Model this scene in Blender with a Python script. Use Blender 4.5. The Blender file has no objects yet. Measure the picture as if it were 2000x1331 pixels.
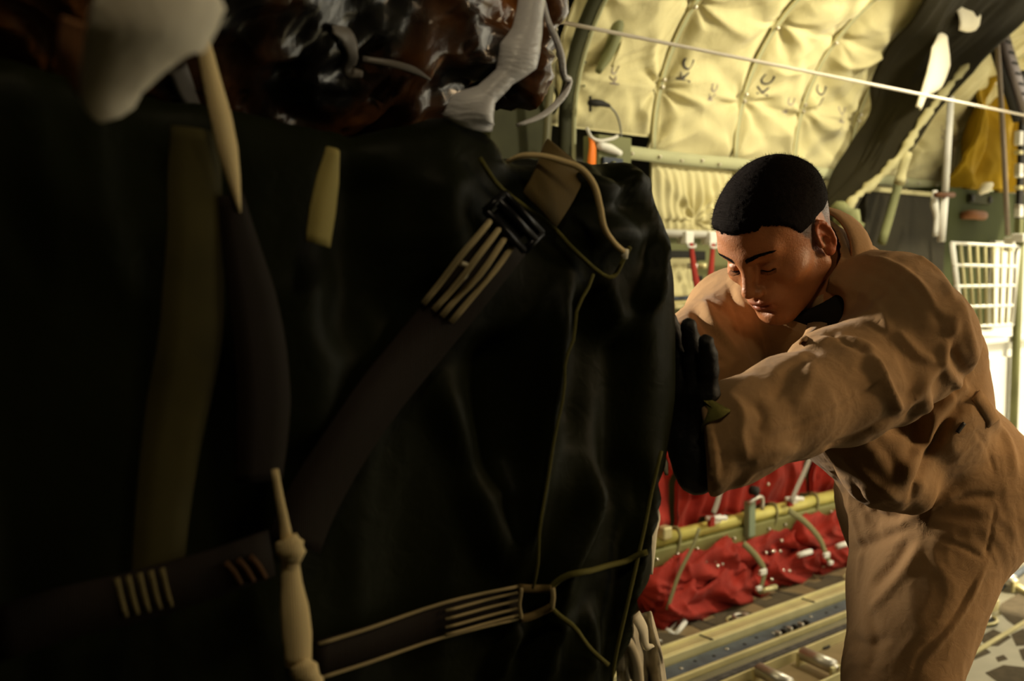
import bpy, math, random
import numpy as np
from mathutils import Vector, noise as mnoise
from mathutils.bvhtree import BVHTree
random.seed(7); rng=np.random.default_rng(7)
SC=bpy.context.scene; COL=SC.collection
A=np.array
# ---------------------------------------------------------------- camera frame (x aft, y to the far wall, z up; metres)
FL=1944.; TH=math.radians(50.5); PT=math.atan(140/FL)
R_=A([math.sin(TH),-math.cos(TH),0]); F0=A([math.cos(TH),math.sin(TH),0]); Z_=A([0,0,1.])
F_=F0*math.cos(PT)-Z_*math.sin(PT); U_=F0*math.sin(PT)+Z_*math.cos(PT); CAM=A([0,0,1.35])
def ray(x,y): return F_+R_*(x-1000)/FL-U_*(y-665.5)/FL
def P(x,y,d): return CAM+ray(x,y)*d
def on(x,y,ax,v):
    r=ray(x,y); return CAM+r*((v-CAM[ax])/r[ax])
# ---------------------------------------------------------------- materials
def lin(c): return tuple(((v/255)/12.92 if v/255<=.04045 else (((v/255)+.055)/1.055)**2.4) for v in c)
MATS={}
def mat(name,col,rough=.7,metal=0,var=0.,vscale=6,bump=0.,bscale=60,bstretch=(1,1,1),spec=.18,sheen=0,sss=0,attr=None,weave=0,wscale=500,coat=0,col2=None,emit=0,trans=0,v2=None):
    if name in MATS: return MATS[name]
    m=bpy.data.materials.new(name); m.use_nodes=True; nt=m.node_tree; N=nt.nodes; L=nt.links
    b=N['Principled BSDF']; b.inputs['Roughness'].default_value=rough; b.inputs['Metallic'].default_value=metal
    b.inputs['Specular IOR Level'].default_value=spec
    b.inputs['Sheen Weight'].default_value=sheen; b.inputs['Coat Weight'].default_value=coat
    if sss: b.inputs['Subsurface Weight'].default_value=sss; b.inputs['Subsurface Radius'].default_value=(.012,.004,.002); b.inputs['Subsurface Scale'].default_value=1
    if emit: b.inputs['Emission Color'].default_value=(*col,1); b.inputs['Emission Strength'].default_value=emit
    if trans: b.inputs['Transmission Weight'].default_value=trans
    tc=N.new('ShaderNodeTexCoord')
    c=N.new('ShaderNodeRGB'); c.outputs[0].default_value=(*col,1); out=c.outputs[0]
    n=N.new('ShaderNodeTexNoise'); n.inputs['Scale'].default_value=vscale; n.inputs['Detail'].default_value=6
    L.new(tc.outputs['Object'],n.inputs['Vector'])
    mx=N.new('ShaderNodeMix'); mx.data_type='RGBA'; mx.blend_type='MIX'
    k=1-var if var else .93
    mx.inputs[6].default_value=(*(col2 if col2 else [v*k for v in col]),1); L.new(out,mx.inputs[7])
    rp=N.new('ShaderNodeMapRange'); rp.inputs[1].default_value=.38; rp.inputs[2].default_value=.62; L.new(n.outputs[0],rp.inputs[0]); L.new(rp.outputs[0],mx.inputs[0])
    out=mx.outputs[2]
    if attr:
        at=N.new('ShaderNodeAttribute'); at.attribute_name=attr
        m2=N.new('ShaderNodeMix'); m2.data_type='RGBA'; m2.blend_type='MULTIPLY'; m2.inputs[0].default_value=1
        L.new(out,m2.inputs[6]); L.new(at.outputs['Color'],m2.inputs[7]); out=m2.outputs[2]
    L.new(out,b.inputs['Base Color'])
    prev=None
    if bump:
        mp=N.new('ShaderNodeMapping'); mp.inputs['Scale'].default_value=bstretch; L.new(tc.outputs['Object'],mp.inputs['Vector'])
        nb=N.new('ShaderNodeTexNoise'); nb.inputs['Scale'].default_value=bscale; nb.inputs['Detail'].default_value=5; nb.inputs['Distortion'].default_value=.6
        L.new(mp.outputs[0],nb.inputs['Vector'])
        bp=N.new('ShaderNodeBump'); bp.inputs['Strength'].default_value=1; bp.inputs['Distance'].default_value=bump
        L.new(nb.outputs[0],bp.inputs['Height']); prev=bp.outputs[0]
    if weave:
        w=N.new('ShaderNodeTexWave'); w.inputs['Scale'].default_value=wscale; w.inputs['Distortion'].default_value=1.; L.new(tc.outputs['Object'],w.inputs['Vector'])
        bp=N.new('ShaderNodeBump'); bp.inputs['Distance'].default_value=weave; L.new(w.outputs[0],bp.inputs['Height'])
        if prev: L.new(prev,bp.inputs['Normal'])
        prev=bp.outputs[0]
    if prev: L.new(prev,b.inputs['Normal'])
    MATS[name]=m; return m
# ---------------------------------------------------------------- object helpers
def tag(o,label=None,cat=None,group=None,kind=None):
    if label: o['label']=label
    if cat: o['category']=cat
    if group: o['group']=group
    if kind: o['kind']=kind
    return o
def thing(name,label,cat,loc=(0,0,0),group=None):
    o=bpy.data.objects.new(name,None); COL.objects.link(o); o.location=Vector(loc); o.empty_display_size=.05
    return tag(o,label,cat,group)
def obj(name,vf,m,parent=None,smooth=True,label=None,bevel=0,auto=None):
    v,f=vf[0],vf[1]
    me=bpy.data.meshes.new(name); 
    off=A(parent.matrix_world.translation if False else (root_loc(parent) if parent else (0,0,0)))
    v=A(v,dtype=float).reshape(-1,3)-off
    if isinstance(f,np.ndarray):
        me.vertices.add(len(v)); me.vertices.foreach_set('co',v.ravel().astype(np.float32))
        k=f.shape[1]; me.loops.add(f.size); me.loops.foreach_set('vertex_index',f.ravel().astype(np.int32))
        me.polygons.add(len(f)); me.polygons.foreach_set('loop_start',(np.arange(len(f))*k).astype(np.int32))
        me.update(calc_edges=True); me.validate()
    else:
        me.from_pydata([tuple(a) for a in v],[],[tuple(int(i) for i in a) for a in f]); me.update()
    if smooth: me.polygons.foreach_set('use_smooth',[True]*len(me.polygons))
    if m: me.materials.append(m)
    o=bpy.data.objects.new(name,me); COL.objects.link(o)
    if parent: o.parent=parent
    if label: o['label']=label
    if bevel:
        b=o.modifiers.new('b','BEVEL'); b.width=bevel; b.segments=2; b.limit_method='ANGLE'; b.harden_normals=False
    if auto is not None and smooth:
        try: me.set_sharp_from_angle(angle=math.radians(auto))
        except Exception: pass
    return o
def root_loc(o):
    l=A([0.,0,0])
    while o: l=l+A(o.location); o=o.parent
    return l
class MB:
    def __init__(s): s.v=[]; s.f=[]
    def add(s,vf):
        n=len(s.v); s.v+= [tuple(map(float,a)) for a in vf[0]]; s.f+= [tuple(int(i)+n for i in a) for a in vf[1]]; return s
    @property
    def vf(s): return s.v,s.f
def box(c,size,ax=None):
    c=A(c,float); h=A(size,float)/2; ax=np.eye(3) if ax is None else A(ax,float)
    v=[c+ax[0]*h[0]*i+ax[1]*h[1]*j+ax[2]*h[2]*k for i in(-1,1) for j in(-1,1) for k in(-1,1)]
    f=[(0,1,3,2),(4,6,7,5),(0,4,5,1),(2,3,7,6),(0,2,6,4),(1,5,7,3)]
    if np.linalg.det(ax)<0: f=[q[::-1] for q in f]
    return v,f
def smoothpts(p,n=6):
    p=[A(q,float) for q in p]
    if len(p)<3 or n<2: return p
    o=[]; q=[2*p[0]-p[1]]+p+[2*p[-1]-p[-2]]
    for i in range(1,len(q)-2):
        for k in range(n):
            t=k/n; a,b,c,d=q[i-1],q[i],q[i+1],q[i+2]
            o.append(.5*((2*b)+(-a+c)*t+(2*a-5*b+4*c-d)*t*t+(-a+3*b-3*c+d)*t**3))
    o.append(p[-1]); return o
def frames(p,up=None):
    T=[]
    for i in range(len(p)):
        t=p[min(i+1,len(p)-1)]-p[max(i-1,0)]; T.append(t/(np.linalg.norm(t)+1e-12))
    n=A(up,float) if up is not None else (A([0,0,1.]) if abs(T[0][2])<.9 else A([1.,0,0]))
    out=[]
    for t in T:
        n=n-t*np.dot(n,t); n=n/(np.linalg.norm(n)+1e-12); out.append((t,n,np.cross(t,n)))
    return out
def tube(p,r,seg=10,n=6,wob=0,flat=1.):
    p=smoothpts(p,n); N=len(p)
    rr=[r]*N if np.isscalar(r) else list(np.interp(np.linspace(0,1,N),np.linspace(0,1,len(r)),r))
    fr=frames(p); v=[];f=[]
    for i,(q,(t,a,b)) in enumerate(zip(p,fr)):
        for k in range(seg):
            th=2*math.pi*k/seg; w=1+(wob*math.sin(i*1.9+k*2.1) if wob else 0)
            v.append(q+(a*math.cos(th)+b*math.sin(th)*flat)*rr[i]*w)
    for i in range(N-1):
        for k in range(seg):
            k2=(k+1)%seg; f.append((i*seg+k,i*seg+k2,(i+1)*seg+k2,(i+1)*seg+k))
    f.append(tuple(range(seg))[::-1]); f.append(tuple((N-1)*seg+k for k in range(seg)))
    return v,f
def ribbon(p,w,th,up,n=6,ncross=2,crown=0):
    """webbing: cross axis = up x tangent direction given by 'up' list/vector (surface normal)"""
    ps=smoothpts(p,n); N=len(ps)
    ups=[A(up,float)]*N if np.ndim(up)==1 else [A(q) for q in zip(*[np.interp(np.linspace(0,1,N),np.linspace(0,1,len(up)),[u[j] for u in up]) for j in range(3)])]
    ww=[w]*N if np.isscalar(w) else list(np.interp(np.linspace(0,1,N),np.linspace(0,1,len(w)),w))
    v=[];f=[]; M=2*(ncross+1)
    for i in range(N):
        t=ps[min(i+1,N-1)]-ps[max(i-1,0)]; t=t/np.linalg.norm(t)
        s=np.cross(ups[i],t); s/=np.linalg.norm(s); nn=np.cross(t,s)
        for k in range(ncross+1):
            q=k/ncross*2-1; v.append(ps[i]+s*q*ww[i]/2+nn*(th/2+crown*(1-q*q)))
        for k in range(ncross,-1,-1):
            q=k/ncross*2-1; v.append(ps[i]+s*q*ww[i]/2+nn*(-th/2+crown*(1-q*q)))
    for i in range(N-1):
        for k in range(M):
            k2=(k+1)%M; f.append((i*M+k,(i+1)*M+k,(i+1)*M+k2,i*M+k2))
    f.append(tuple(range(M))); f.append(tuple((N-1)*M+k for k in range(M))[::-1])
    return v,f
def cyl(a,b,r,seg=16,r2=None): return tube([a,b],[r,r if r2 is None else r2],seg,1)
def grid(fn,nu,nv,th=0):
    """fn(u,v)->point arrays ; closed with thickness th along given offset fn"""
    u,v=np.meshgrid(np.linspace(0,1,nu),np.linspace(0,1,nv),indexing='ij')
    p=fn(u,v); p=np.stack(p,-1).reshape(-1,3)
    i,j=np.meshgrid(np.arange(nu-1),np.arange(nv-1),indexing='ij'); a=(i*nv+j).ravel()
    f=np.stack([a,a+nv,a+nv+1,a+1],1)
    return p,f
def thick(p,f,nu,nv,off):
    n=len(p); q=p+A(off); V=np.concatenate([p,q]); F=[f,f[:,::-1]+n]
    ring=[i*nv for i in range(nu)]+[(nu-1)*nv+j for j in range(1,nv)]+[i*nv+nv-1 for i in range(nu-2,-1,-1)]+[j for j in range(nv-2,0,-1)]
    r=A(ring); r2=np.roll(r,-1); F.append(np.stack([r2,r,r+n,r2+n],1))
    return V,np.concatenate(F)
# ---------------------------------------------------------------- noise
def _h(i,j,k,s):
    n=(i*374761393+j*668265263+k*2147483647%4294967291+s*1274126177)&0xffffffff
    n=((n^(n>>13))*1274126177)&0xffffffff; n=n^(n>>16)
    return (n&0xffff)/65535.
def vnoise(p,s=0):
    p=np.asarray(p,float)+100.; i=np.floor(p).astype(np.int64); t=p-i; t=t*t*t*(t*(t*6-15)+10); r=0
    for a in(0,1):
        for b in(0,1):
            for c in(0,1):
                w=(t[...,0] if a else 1-t[...,0])*(t[...,1] if b else 1-t[...,1])*(t[...,2] if c else 1-t[...,2])
                r=r+w*_h(i[...,0]+a,i[...,1]+b,i[...,2]+c,s)
    return r*2-1
def fbm(p,o=3,s=0):
    r=0;a=1
    for k in range(o): r=r+a*vnoise(np.asarray(p)*2**k,s+k*17); a*=.5
    return r
def ridged(p,o=2,s=0):
    r=0;a=1
    for k in range(o): r=r+a*(1-2*np.abs(vnoise(np.asarray(p)*2**k,s+k*13))); a*=.5
    return r
def sst(x,a,b):
    t=np.clip((x-a)/(b-a),0,1); return t*t*(3-2*t)
# ---------------------------------------------------------------- SDF sculpting
class SDF:
    def __init__(s,lo,hi,h):
        s.lo=A(lo,float); s.h=h; s.n=[int(math.ceil((b-a)/h))+1 for a,b in zip(lo,hi)]
        s.f=np.full(s.n,.2,np.float32)
    def reg(s,lo,hi):
        i0=[max(0,int((a-l)/s.h)) for a,l in zip(lo,s.lo)]; i1=[min(n,int((a-l)/s.h)+2) for a,l,n in zip(hi,s.lo,s.n)]
        if any(b<=a for a,b in zip(i0,i1)): return None,None
        sl=tuple(slice(a,b) for a,b in zip(i0,i1))
        ax=[s.lo[k]+np.arange(i0[k],i1[k])*s.h for k in range(3)]
        g=np.stack(np.meshgrid(*ax,indexing='ij'),-1).astype(np.float32)
        return sl,g
    def comb(s,sl,d,k,op):
        f=s.f[sl]
        if op=='u':
            h=np.clip(.5+.5*(f-d)/k,0,1); s.f[sl]=f*(1-h)+d*h-k*h*(1-h)
        elif op=='s':
            d=-d; h=np.clip(.5-.5*(f-d)/k,0,1); s.f[sl]=f*(1-h)+d*h+k*h*(1-h)
        elif op=='i':
            h=np.clip(.5-.5*(f-d)/k,0,1); s.f[sl]=f*(1-h)+d*h+k*h*(1-h)
    def cone(s,a,b,ra,rb=None,k=.02,op='u',squash=None):
        a=A(a,float); b=A(b,float); rb=ra if rb is None else rb; m=max(ra,rb)+k*1.5+s.h*2
        if squash is not None: m*=max(1,1/min(1,squash[1]))
        sl,g=s.reg(np.minimum(a,b)-m,np.maximum(a,b)+m)
        if sl is None: return
        ab=(b-a).astype(np.float32); L=max(float(ab@ab),1e-9)
        t=np.clip(((g-a.astype(np.float32))@ab)/L,0,1)
        q=g-(a.astype(np.float32)+t[...,None]*ab)
        if squash is not None:
            n=A(squash[0],float); n=(n/np.linalg.norm(n)).astype(np.float32); kk=q@n; q=q+n*(kk*(1/squash[1]-1))[...,None]
            d=np.sqrt((q*q).sum(-1))-(ra+(rb-ra)*t); d=d*(min(1,squash[1])*.5+.5)
        else: d=np.sqrt((q*q).sum(-1))-(ra+(rb-ra)*t)
        s.comb(sl,d,k,op)
    def chain(s,pts,rs,k=.02,op='u',squash=None):
        for i in range(len(pts)-1): s.cone(pts[i],pts[i+1],rs[i],rs[i+1],k,op,squash)
    def ell(s,c,r,M=None,k=.01,op='u'):
        c=A(c,float); r=A(r,float); m=max(r)+k*1.5+s.h*2
        sl,g=s.reg(c-m,c+m)
        if sl is None: return
        q=g-c.astype(np.float32)
        if M is not None: q=q@A(M,np.float32)
        a=np.sqrt(((q/r.astype(np.float32))**2).sum(-1)); b=np.sqrt(((q/(r*r).astype(np.float32))**2).sum(-1))
        s.comb(sl,a*(a-1)/(b+1e-9),k,op)
    def half(s,c,n,rad,k=.006):
        c=A(c,float); n=A(n,float); n/=np.linalg.norm(n); sl,g=s.reg(c-rad-.05,c+rad+.05)
        q=g-c.astype(np.float32); d=np.maximum(-(q@n.astype(np.float32)),np.sqrt((q*q).sum(-1))-rad); s.comb(sl,d,k,'s')
    def mesh(s):
        f=s.f; f[0]=f[-1]=.1; f[:,0]=f[:,-1]=.1; f[:,:,0]=f[:,:,-1]=.1
        ins=f<0; nx,ny,nz=f.shape
        cs=np.zeros((nx-1,ny-1,nz-1),np.int8)
        for a in(0,1):
            for b in(0,1):
                for c in(0,1): cs+=ins[a:nx-1+a,b:ny-1+b,c:nz-1+c]
        I=np.argwhere((cs>0)&(cs<8)); idx=np.full(cs.shape,-1,np.int32); idx[I[:,0],I[:,1],I[:,2]]=np.arange(len(I))
        acc=np.zeros((len(I),3));cnt=np.zeros(len(I))
        C=[(a,b,c) for a in(0,1) for b in(0,1) for c in(0,1)]
        for p in C:
            for ax in range(3):
                if p[ax]==0:
                    q=list(p); q[ax]=1
                    v0=f[I[:,0]+p[0],I[:,1]+p[1],I[:,2]+p[2]]; v1=f[I[:,0]+q[0],I[:,1]+q[1],I[:,2]+q[2]]
                    m=(v0<0)!=(v1<0); t=v0/np.where(m,v0-v1,1)
                    e=np.tile(A(p,float),(len(I),1)); e[:,ax]=t
                    acc+=e*m[:,None]; cnt+=m
        V=s.lo+(I+acc/cnt[:,None])*s.h; Fs=[]
        for ax in range(3):
            o=[k for k in range(3) if k!=ax]
            a=[slice(None)]*3; b=[slice(None)]*3; a[ax]=slice(0,-1); b[ax]=slice(1,None)
            A0=ins[tuple(a)]; B0=ins[tuple(b)]; E=np.argwhere(A0!=B0)
            E=E[(E[:,o[0]]>0)&(E[:,o[1]]>0)]; 
            fl=A0[E[:,0],E[:,1],E[:,2]]
            def at(d0,d1):
                q=E.copy(); q[:,o[0]]-=d0; q[:,o[1]]-=d1; return idx[q[:,0],q[:,1],q[:,2]]
            Q=np.stack([at(1,1),at(0,1),at(0,0),at(1,0)],1)
            if ax==1: Q=Q[:,::-1]
            Q[~fl]=Q[~fl][:,::-1]
            Fs.append(Q)
        return V,np.concatenate(Fs)
def vnormals(V,Fq):
    a=V[Fq[:,2]]-V[Fq[:,0]]; b=V[Fq[:,3]]-V[Fq[:,1]]; n=np.cross(a,b); N=np.zeros_like(V)
    for k in range(4): 
        for c in range(3): N[:,c]+=np.bincount(Fq[:,k],n[:,c],len(V))
    return N/(np.linalg.norm(N,axis=1,keepdims=True)+1e-12)
def relax(V,Fq,it=1,w=.5):
    for _ in range(it):
        S=np.zeros_like(V);c=np.zeros(len(V))
        for k in range(4):
            i=Fq[:,k]; j=Fq[:,(k+1)%4]
            for (p,q) in((i,j),(j,i)):
                c+=np.bincount(p,minlength=len(V))
                for ax in range(3): S[:,ax]+=np.bincount(p,V[q,ax],len(V))
        V=V*(1-w)+S/c[:,None]*w
    return V
def strokes(V,Fq,N,L,dmax=5.):
    """push ridges / creases along polylines seen on the surface: (pixel polyline, amplitude, width)"""
    bvh=BVHTree.FromPolygons(V.tolist(),Fq.tolist()); D=np.zeros(len(V))
    for pts,amp,wid in L:
        q=[]
        pp=[A([x,y,0.]) for x,y in pts]; pp=smoothpts(pp,5) if len(pp)>2 else [pp[0]*(1-t)+pp[1]*t for t in np.linspace(0,1,6)]
        for a in pp:
            r=ray(a[0],a[1]); h=bvh.ray_cast(Vector(CAM),Vector(r/np.linalg.norm(r)))
            if h[0] is not None and h[3]<dmax: q.append(A(h[0]))
        if len(q)<2: continue
        q=A(q); best=np.full(len(V),9.); bt=np.zeros(len(V)); lo=q.min(0)-4*wid; hi=q.max(0)+4*wid
        m=np.all((V>lo)&(V<hi),1); W=V[m]; bm=best[m]; tm=bt[m]; n=len(q)-1
        for i in range(n):
            ab=q[i+1]-q[i]; L2=ab@ab
            if L2<1e-10 or L2>.02: continue
            t=np.clip(((W-q[i])@ab)/L2,0,1); d=np.linalg.norm(W-q[i]-t[:,None]*ab,axis=1)
            s=d<bm; bm=np.where(s,d,bm); tm=np.where(s,(i+t)/n,tm)
        fall=np.clip(np.minimum(tm,1-tm)*5+.15,0,1)
        D[m]+=amp*np.exp(-(bm/wid)**2)*fall
    return V+N*D[:,None]
# ================================================================ THE PERSON
SKIN=mat('skin',(.42,.165,.062),rough=.48,var=.12,vscale=40,bump=.0006,bscale=260,attr='Col',sss=.12,spec=.4)
HAIR=mat('hair',(.0065,.004,.0028),rough=.9,bump=.001,bscale=700,spec=.06)
SUIT=mat('tan_flight_cloth',(.36,.215,.10),rough=.85,var=.10,vscale=14,bump=.0016,bscale=55,weave=.00012,wscale=420,sheen=.08,spec=.1)
TEE=mat('dark_tshirt',(.012,.010,.008),rough=.9,bump=.001,bscale=60)
GLOVE=mat('black_glove_leather',(.010,.009,.008),rough=.55,bump=.0008,bscale=180,spec=.35)
TAB=mat('olive_hook_tape',(.16,.15,.035),rough=.9,bump=.0008,bscale=600)
BOOT=mat('tan_boot_suede',(.28,.19,.10),rough=.9,bump=.001,bscale=120)
RUB=mat('boot_rubber',(.03,.025,.02),rough=.8)
ZIP=mat('brass_zip',(.35,.25,.1),rough=.35,metal=1)

def Rhead(a,b,c):
    f=A([-math.cos(a)*math.cos(b),-math.sin(b),math.sin(a)*math.cos(b)]); u=A([-math.cos(a)*math.sin(b),math.cos(b),math.sin(a)*math.sin(b)])
    l=np.cross(u,f); l2=l*math.cos(c)+u*math.sin(c); u2=u*math.cos(c)-l*math.sin(c)
    return np.stack([R_,U_,-F_],1)@np.stack([l2,f,u2],1)
HYAW,HPITCH,HROLL=math.radians(36),math.radians(38),math.radians(-3)
HM=Rhead(HYAW,HPITCH,HROLL); HO=P(1518,459,1.53); HS=.95
def H(q): return HO+HM@(A(q,float)*HS)
NB=P(1632,560,1.665)                         # base of the neck
nb_l=HM.T@(NB-HO)/HS
def head_field(h,hair=False):
    s=SDF((-.105,-.17,-.20),(.105,.155,.135),h)
    s.ell((0,-.012,.030),(.077,.098,.087),k=.01)
    s.ell((0,.030,.032),(.064,.062,.060),k=.03)
    if hair: return s
    s.ell((0,.030,-.030),(.062,.056,.072),k=.03)
    s.ell((0,.050,-.070),(.043,.043,.038),k=.03)
    for e in(-1,1):
        s.cone((e*.060,-.002,-.058),(e*.020,.072,-.104),.014,.012,k=.03)
        s.ell((e*.050,.052,-.028),(.021,.026,.017),k=.022)
        s.cone((e*.010,.088,.016),(e*.044,.074,.024),.010,.009,k=.018)
    s.ell((0,.080,-.103),(.020,.016,.014),k=.016)
    s.ell((0,.076,-.060),(.032,.024,.026),k=.02)
    for e in(-1,1):
        s.ell((e*.0315,.101,-.003),(.017,.017,.0125),k=.016,op='s')
    # nose
    s.cone((0,.088,.010),(0,.109,-.028),.0078,.0092,k=.014)
    s.ell((0,.1115,-.035),(.0110,.0105,.0092),k=.007)
    for e in(-1,1):
        s.ell((e*.0125,.103,-.040),(.0075,.010,.0075),k=.005)
        s.ell((e*.0065,.110,-.0475),(.0035,.0055,.0035),k=.003,op='s')
    # eye lids over lowered eyes
    for e in(-1,1):
        s.ell((e*.0315,.0765,-.004),(.0150,.0132,.0125),k=.005)
        s.cone((e*.018,.0895,.0045),(e*.044,.0830,.0030),.0016,.0014,k=.003,op='s')   # lid fold
        s.cone((e*.018,.0885,-.0090),(e*.044,.0830,-.0095),.0013,.0011,k=.002,op='s')  # lash line
        s.cone((e*.020,.084,-.0165),(e*.042,.077,-.0185),.003,.002,k=.006)            # lower lid bag
    # mouth
    s.ell((0,.0965,-.0620),(.0225,.0090,.0052),k=.005)
    s.ell((0,.0950,-.0735),(.0190,.0090,.0060),k=.006)
    for e in(-1,1): s.cone((0,.1065,-.0675),(e*.024,.0925,-.0690),.0018,.0012,k=.0025,op='s')
    s.ell((0,.0955,-.084),(.014,.006,.0045),k=.008,op='s')
    s.cone((0,.1035,-.052),(0,.101,-.056),.0025,.0025,k=.004,op='s')
    # ears
    for e in(-1,1):
        c=A([e*.0785,-.008,-.012]); ax=A([e*math.cos(.45),math.sin(.45)*1.,0]); ax=A([e*.90,.42,0]); 
        fw=A([-e*.42,.90,0]); fw=A([e*-.42,.90,-.12]); fw/=np.linalg.norm(fw); ax=ax-fw*(ax@fw); ax/=np.linalg.norm(ax); up=np.cross(ax,fw)*(1 if e>0 else -1); 
        M=np.stack([ax,fw,up],1)
        s.ell(c,(.0060,.0145,.0300),M=M,k=.005)
        s.ell(c+ax*.0080+fw*.004-up*.005,(.0070,.0065,.0120),M=M,k=.003,op='s'); s.cone(c+ax*.0065-fw*.005+up*.002,c+ax*.0065+fw*.002+up*.019,.0022,.0028,k=.003,op='s')
        rim=[c+ax*.004+fw*(.0125*math.cos(t))+up*(.028*math.sin(t)) for t in np.linspace(-.2,4.0,12)]
        s.chain(rim,[.0032]*12,k=.003)
        s.cone(c+fw*.014-up*.004+ax*.003,c+fw*.013-up*.010+ax*.003,.0035,.003,k=.004)
        s.ell(c-up*.026+fw*.003+ax*.002,(.005,.009,.009),M=M,k=.006)
    # neck
    s.cone((0,-.030,-.02),nb_l,.056,.060,k=.025)
    s.cone((0,-.005,-.055),nb_l+A([0,.02,.01]),.046,.052,k=.03)
    s.cone((0,.026,-.105),(0,.012,-.14),.014,.014,k=.02)
    return s
def hair_t(q):
    x,y,z=q[:,0],q[:,1],q[:,2]
    line=np.interp(y,[-.2,-.09,-.045,-.030,-.022,-.006,.000,.016,.020,.034,.046,.058,.072,.11],[-.055,-.050,-.045,.012,.020,.020,-.026,-.028,-.005,.018,.040,.052,.060,.060])
    line=line+.0025*vnoise(q*150,3)
    side=sst(z,-.01,.075)                                 # fade: hair gets longer up the sides
    front=sst(y,.03,.06)
    L=(.0002+.0062*np.maximum(side**1.5,front*.95))
    return sst(z-line,-.001,.012),L,line
s=head_field(.0021)
V,Fq=s.mesh(); V=relax(V,Fq,1,.35)
cov,L,line=hair_t(V); 
colr=np.ones((len(V),4)); x,y,z=V.T
# natural colour differences of the skin: lips, ears, cheeks, shaved hair roots
lip=np.exp(-((x/.024)**4+((z+.0675)/.0105)**4))*(y>.085); colr[:,:3]*=1-lip[:,None]*A([.25,.50,.45])
ear=(np.abs(x)>.0795)&(z<.03)&(y<.01)&(y>-.05)&(z>-.055); colr[:,:3]*=np.where(ear[:,None],A([1.05,.72,.62]),1)
stub=cov*np.interp(z,[-.04,0.,.02,.04,.06],[.50,.74,.90,.97,.99])*(~ear); colr[:,:3]*=(1-stub[:,None]*A([.93,.93,.92]))
beard=np.exp(-((z+.085)/.035)**2)*sst(y,-.01,.05)*(.12+.05*vnoise(V*300,5)); colr[:,:3]*=1-beard[:,None]*A([.7,.8,.8])
mole=np.exp(-(((V-A([.046,.060,-.058]))/.0016)**2).sum(1)); colr[:,:3]*=1-mole[:,None]*.6
brow=0
headV=A([H(v) for v in V]) if False else HO+(V*HS)@HM.T
# --- rest of the body (mostly under the clothes), coarser
ShN=P(1760,610,1.50); ShF=P(1432,625,1.80); ELN=P(1722,765,1.40); WRN=A([1.0,.82,1.112]); ELF=P(1385,690,1.63); WRF=A([1.01,1.06,1.16])
HPN=P(1868,955,1.70); HPF=P(1762,960,1.90); KNN=P(1716,1480,1.60); KNF=P(1796,1480,2.05)
ANN=A([KNN[0]+.17,KNN[1]+.0,.10]); ANF=A([KNF[0]+.33,KNF[1]+.02,.12])
BE=P(1716,790,1.67); PE=(HPN+HPF)/2
b=SDF((.80,.55,.0),(2.55,1.35,1.5),.009)
mid=(ShN+ShF)/2
def trunk(b,g=0):
    b.cone(NB,mid,.058+g,.075+g,k=.05)
    b.cone(ShN*.8+mid*.2,ShF*.8+mid*.2,.062+g,.062+g,k=.04)
    for w in(.3,.7):
        c=BE+(ShN-ShF)*(w-.5)*.8
        b.cone(ShN*w+ShF*(1-w),c,.078+g,.078+g,k=.05); b.cone(c,HPN*w+HPF*(1-w)+A([0,0,.05]),.078+g,.08+g,k=.05)
trunk(b)
b.cone(HPN,HPF,.09,.09,k=.05)
for S,E_,W in((ShN,ELN,WRN),(ShF,ELF,WRF)):
    b.cone(S,E_,.052,.040,k=.02); b.cone(E_,W,.042,.028,k=.02)
for Hh,K,An in((HPN,KNN,ANN),(HPF,KNF,ANF)):
    b.cone(Hh,K,.082,.052,k=.03); b.cone(K,An,.056,.036,k=.02)
    b.cone(An,An+A([-.13,0,-.05]),.034,.026,k=.02)
# hands (bare, thinner than the gloves that cover them)
XF=.905                                                   # plane of the load's aft face near the corner
def hand(s,w,palmdir,up,side,grow=0,k=.006,length=1.):
    """w wrist, palmdir = direction the palm faces, up = fingers' direction, side = towards the thumb"""
    heel=w+palmdir*.018-up*.000
    kn=[heel+up*.085*length+side*o+palmdir*.006 for o in(.032,.011,-.011,-.031)]
    s.cone(w,heel+up*.02,.026+grow,.030+grow,k=.02)
    for o,q in zip((.030,.010,-.010,-.028),kn): s.cone(heel+up*.018+side*o*.7,q,.016+grow,.0125+grow,k=.014)
    lens=((.040,.024,.020),(.045,.028,.022),(.041,.026,.021),(.032,.020,.018)); spread=(.10,.02,-.07,-.18)
    curl=((.05,.30,.55),(.0,.22,.5),(.05,.28,.5),(.12,.38,.6))
    for q,ll,sp,cc in zip(kn,lens,spread,curl):
        p=q;r=.0100+grow
        for l,c in zip(ll,cc):
            d=up*math.cos(c)+palmdir*math.sin(c)*.55+side*sp; d/=np.linalg.norm(d); p2=p+d*l*length; s.cone(p,p2,r,r*.93,k=k); p=p2; r*=.93
    t=heel+up*.022+side*.026; t2=t+up*.028+side*.034+palmdir*.008; t3=t2+up*.026+side*.016+palmdir*.004
    s.cone(heel+side*.012,t,.018+grow,.016+grow,k=.014); s.cone(t,t2,.0125+grow,.0115+grow,k=k); s.cone(t2,t3,.0112+grow,.0100+grow,k=k)
upN=A([-.10,.03,1.]); upN/=np.linalg.norm(upN); pd=A([-1.,0.0,0]); pd=pd-upN*(pd@upN); pd/=np.linalg.norm(pd); sdN=np.cross(pd,upN); sdN=sdN if sdN[1]>0 else -sdN
HN=dict(w=WRN,palmdir=pd,up=upN,side=sdN)
upF=A([-.15,-.1,1.]); upF/=np.linalg.norm(upF); pf=A([-1.,0,0]); pf=pf-upF*(pf@upF); pf/=np.linalg.norm(pf); sdF=np.cross(pf,upF); sdF=sdF if sdF[1]<0 else -sdF
HF=dict(w=WRF,palmdir=pf,up=upF,side=sdF)
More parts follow.
